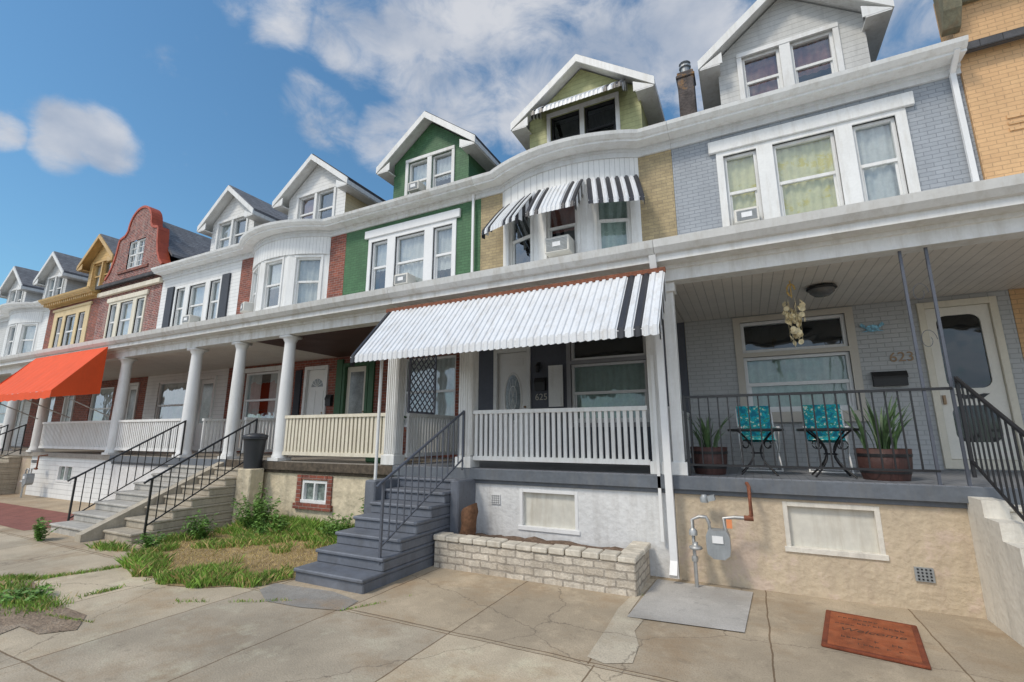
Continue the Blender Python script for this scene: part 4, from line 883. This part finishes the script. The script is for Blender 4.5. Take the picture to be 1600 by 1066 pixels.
mailbox(2.12,2.58,'black mailbox below the brass number 623',w=.44,h=.22);mailbox(-4.03,2.76,'black mailbox above the number 625',w=.24,h=.27)
mailbox(-10.5,2.6,'small black mailbox beside the white fanlight door',w=.2,h=.3)
r=thing('wall_lantern',(-4.08,YW,3.3),'dark wall lantern beside the white oval glass door','lantern')
b=MB();b.box(-4.12,-4.04,YW-.03,YW-.002,3.25,3.4);b.tube([(-4.08,YW-.03,3.36),(-4.08,YW-.1,3.38),(-4.08,YW-.1,3.32)],.01);b.build('bracket',iron,r);b=MB();b.lathe([(.03,-.14),(.055,-.12),(.06,0),(.03,.04),(.0,.06)],(-4.08,YW-.1,3.3),8);b.build('lamp_housing',iron,r)
r=thing('wall_ornament',(2.0,YW,3.55),'small blue and white crab shaped ornament on the grey wall','ornament')
b=MB(Tr(2.0,YW-.03,3.55));b.prism([(.09*math.cos(k*PI/8),.06*math.sin(k*PI/8)) for k in range(16)],-.02,.0,'y')
for s in(-1,1):
    b.prism([(s*.09,.0),(s*.17,.05),(s*.14,.1),(s*.09,.05)],-.018,0,'y');b.prism([(s*.06,-.02),(s*.15,-.06),(s*.06,-.05)],-.018,0,'y')
b.build('painted_shape',M('blue_white_ceramic',(.2,.45,.6),.3,.6,22),r)
aircon(-3.33,9.1,5.64,'beige air conditioner in the middle bay window under striped awning',.56,.36)
aircon(.33,9.48,5.74,'small air conditioner in the left window of the grey house',.42,.28,.25)
aircon(-7.95,9.48,5.74,'white air conditioner in the middle window of the green house',.45,.3,.25)
aircon(-17.75,9.48,5.74,'air conditioner in the window between black shutters',.45,.3,.25)
aircon(-14.05,9.14,5.66,'air conditioner in the left window of the bow bay',.4,.3,.22,-.38)
aircon(-8.3,10.2,8.95,'small air conditioner in the green dormer window',.4,.28,.22)
r=thing('trash_bin',(-9.22,6.5,1.13),'dark grey plastic trash bin at the top of the concrete steps','trash bin')
b=MB(Tr(-9.22,6.45,1.131));b.lathe([(.16,0),(.21,.55),(.22,.58),(.235,.58),(.235,.63),(.22,.63)],(0,0,0),18);b.build('bin_body',binm,r,True)
b=MB(Tr(-9.22,6.45,1.131));b.lathe([(.245,.632),(.245,.66),(.13,.7),(.01,.71)],(0,0,0),18);b.build('lid',binm,r,True)
r=thing('satellite_dish',(-26.2,6.5,4.5),'grey satellite dish on the porch roof in front of the ochre trimmed house','satellite dish')
b=MB(Tr(-26.2,6.5,4.5));b.tube([(0,0,0),(0,0,.7)],.03);b.tube([(0,0,.7),(.1,-.5,.75)],.015);b.build('mast',steel,r)
b=MB(Tr(-26.2,6.5,5.25,.9)@Matrix.Rotation(math.radians(70),4,'X'));b.lathe([(.01,-.08),(.25,-.05),(.45,.0),(.46,.01)],(0,0,0),20);b.build('reflector',M('dish_grey',(.2,.21,.23),.5,.1),r,True)
b=MB();b.box(-6.7,-6.2,7.0,7.5,FL,FL+.85,taper=-.03);r=thing('recycling_bin',(-6.45,7.25,FL),'green recycling bin behind the cream porch rail','recycling bin');b.build('bin_body',greent,r,bevel=.03);b=MB();b.box(-6.75,-6.15,6.94,7.56,FL+.852,FL+.9);b.build('lid',greent,r,bevel=.02)
# ================================================================== LIGHT, SKY, CAMERA
sc=bpy.context.scene
w=bpy.data.worlds.new('World');sc.world=w;w.use_nodes=True;nt=w.node_tree;N=nt.nodes;L=nt.links;bg=N['Background'];bg.inputs['Strength'].default_value=.12
el=math.radians(50)
sd=Vector((-math.sin(math.radians(28))*math.cos(el),-math.cos(math.radians(28))*math.cos(el),math.sin(el)))
sk=N.new('ShaderNodeTexSky');sk.sky_type='NISHITA';sk.sun_disc=False;sk.sun_elevation=el;sk.sun_rotation=math.atan2(sd.x,sd.y);sk.air_density=1.3;sk.dust_density=.5;sk.ozone_density=3
tc=N.new('ShaderNodeTexCoord')
blobs=[((560,70),4,.75),((660,80),6,.85),((760,70),6,.85),((850,60),6,.8),((950,90),7,.95),((1050,60),6,.9),((1110,110),5,.8),((720,170),5,.85),((840,150),6,.85),((520,190),3.2,.72),((600,220),3.8,.78),((650,180),3.5,.7),((700,240),3,.65),((475,150),2.4,.6),((120,205),2.4,1),((155,215),2.6,1),((95,240),2,.9),((170,240),2,.9),((430,12),3,.72),((0,207),1.5,.9),((370,0),2,.6),((1420,20),4,.65),((1000,20),5,.75),((960,180),5,.7)]
def mth(op,a,b_=None):
    n=N.new('ShaderNodeMath');n.operation=op
    for i,v in enumerate((a,b_)):
        if v is None: continue
        if isinstance(v,(int,float)): n.inputs[i].default_value=v
        else: L.new(v,n.inputs[i])
    return n.outputs[0]
acc=None
for (px,py),rd,wt in blobs:
    d=ray(px,py).normalized();n=N.new('ShaderNodeVectorMath');n.operation='DOT_PRODUCT';L.new(tc.outputs['Generated'],n.inputs[0]);n.inputs[1].default_value=d
    mr=N.new('ShaderNodeMapRange');mr.interpolation_type='SMOOTHSTEP';L.new(n.outputs['Value'],mr.inputs['Value']);mr.inputs['From Min'].default_value=math.cos(math.radians(rd*1.4));mr.inputs['From Max'].default_value=math.cos(math.radians(rd*.1));mr.inputs['To Max'].default_value=wt
    acc=mr.outputs[0] if acc is None else mth('MAXIMUM',acc,mr.outputs[0])
# unseen bright cloud bank added behind the camera to brighten and soften the light
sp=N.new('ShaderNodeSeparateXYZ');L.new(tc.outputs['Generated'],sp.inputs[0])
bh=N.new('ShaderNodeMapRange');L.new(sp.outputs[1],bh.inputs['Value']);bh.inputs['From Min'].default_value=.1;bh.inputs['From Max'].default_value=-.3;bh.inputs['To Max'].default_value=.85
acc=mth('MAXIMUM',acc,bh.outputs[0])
mp=N.new('ShaderNodeMapping');mp.inputs['Scale'].default_value=(1,1,1.6);L.new(tc.outputs['Generated'],mp.inputs[0])
nz=N.new('ShaderNodeTexNoise');nz.inputs['Scale'].default_value=8;nz.inputs['Detail'].default_value=12;nz.inputs['Roughness'].default_value=.62;nz.inputs['Distortion'].default_value=.4;L.new(mp.outputs[0],nz.inputs['Vector'])
den=mth('SUBTRACT',mth('ADD',mth('MULTIPLY',acc,.85),mth('MULTIPLY',nz.outputs['Fac'],1.9)),1.2)
al=N.new('ShaderNodeMapRange');al.interpolation_type='SMOOTHSTEP';L.new(den,al.inputs['Value']);al.inputs['From Min'].default_value=-.12;al.inputs['From Max'].default_value=.62;al.inputs['To Max'].default_value=.9
nz2=N.new('ShaderNodeTexNoise');nz2.inputs['Scale'].default_value=6;nz2.inputs['Detail'].default_value=9;mp2=N.new('ShaderNodeMapping');mp2.inputs['Location'].default_value=(.1,.0,.12);mp2.inputs['Scale'].default_value=(1,1,1.7);L.new(tc.outputs['Generated'],mp2.inputs[0]);L.new(mp2.outputs[0],nz2.inputs['Vector'])
cr=N.new('ShaderNodeMix');cr.data_type='RGBA';f2=N.new('ShaderNodeMapRange');L.new(nz2.outputs['Fac'],f2.inputs['Value']);f2.inputs['From Min'].default_value=.36;f2.inputs['From Max'].default_value=.62
L.new(f2.outputs[0],cr.inputs['Factor']);cr.inputs['A'].default_value=(3.2,3.7,4.6,1);cr.inputs['B'].default_value=(5.8,5.9,6.2,1)
bs_=N.new('ShaderNodeMapRange');L.new(sp.outputs[1],bs_.inputs['Value']);bs_.inputs['From Min'].default_value=.1;bs_.inputs['From Max'].default_value=-.5;bs_.inputs['To Min'].default_value=1;bs_.inputs['To Max'].default_value=2.0  # brightens clouds toward the unseen back sky, as added fill light
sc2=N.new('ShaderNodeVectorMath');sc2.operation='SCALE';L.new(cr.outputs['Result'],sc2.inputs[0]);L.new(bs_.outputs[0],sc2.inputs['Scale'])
tint=N.new('ShaderNodeVectorMath');tint.operation='MULTIPLY';L.new(sk.outputs[0],tint.inputs[0]);tint.inputs[1].default_value=(.74,1.06,1.15)
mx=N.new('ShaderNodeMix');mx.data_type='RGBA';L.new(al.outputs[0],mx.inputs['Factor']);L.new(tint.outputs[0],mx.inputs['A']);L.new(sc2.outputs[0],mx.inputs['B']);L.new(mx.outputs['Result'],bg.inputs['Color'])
sl=bpy.data.lights.new('sun','SUN');sl.energy=2.0;sl.angle=math.radians(11);sl.color=(1,.91,.78);so=bpy.data.objects.new('sun',sl);C.objects.link(so);so.rotation_euler=sd.to_track_quat('Z','Y').to_euler();so.location=(0,-5,20)
cam=bpy.data.cameras.new('camera');cam.sensor_width=36;cam.lens=F/1600*36;cam.clip_end=2000;co=bpy.data.objects.new('camera',cam);C.objects.link(co);co.location=(0,0,EYE);co.rotation_euler=(PI/2+PT,0,A);sc.camera=co
sc.view_settings.view_transform='Standard';sc.view_settings.look='None';sc.view_settings.exposure=0
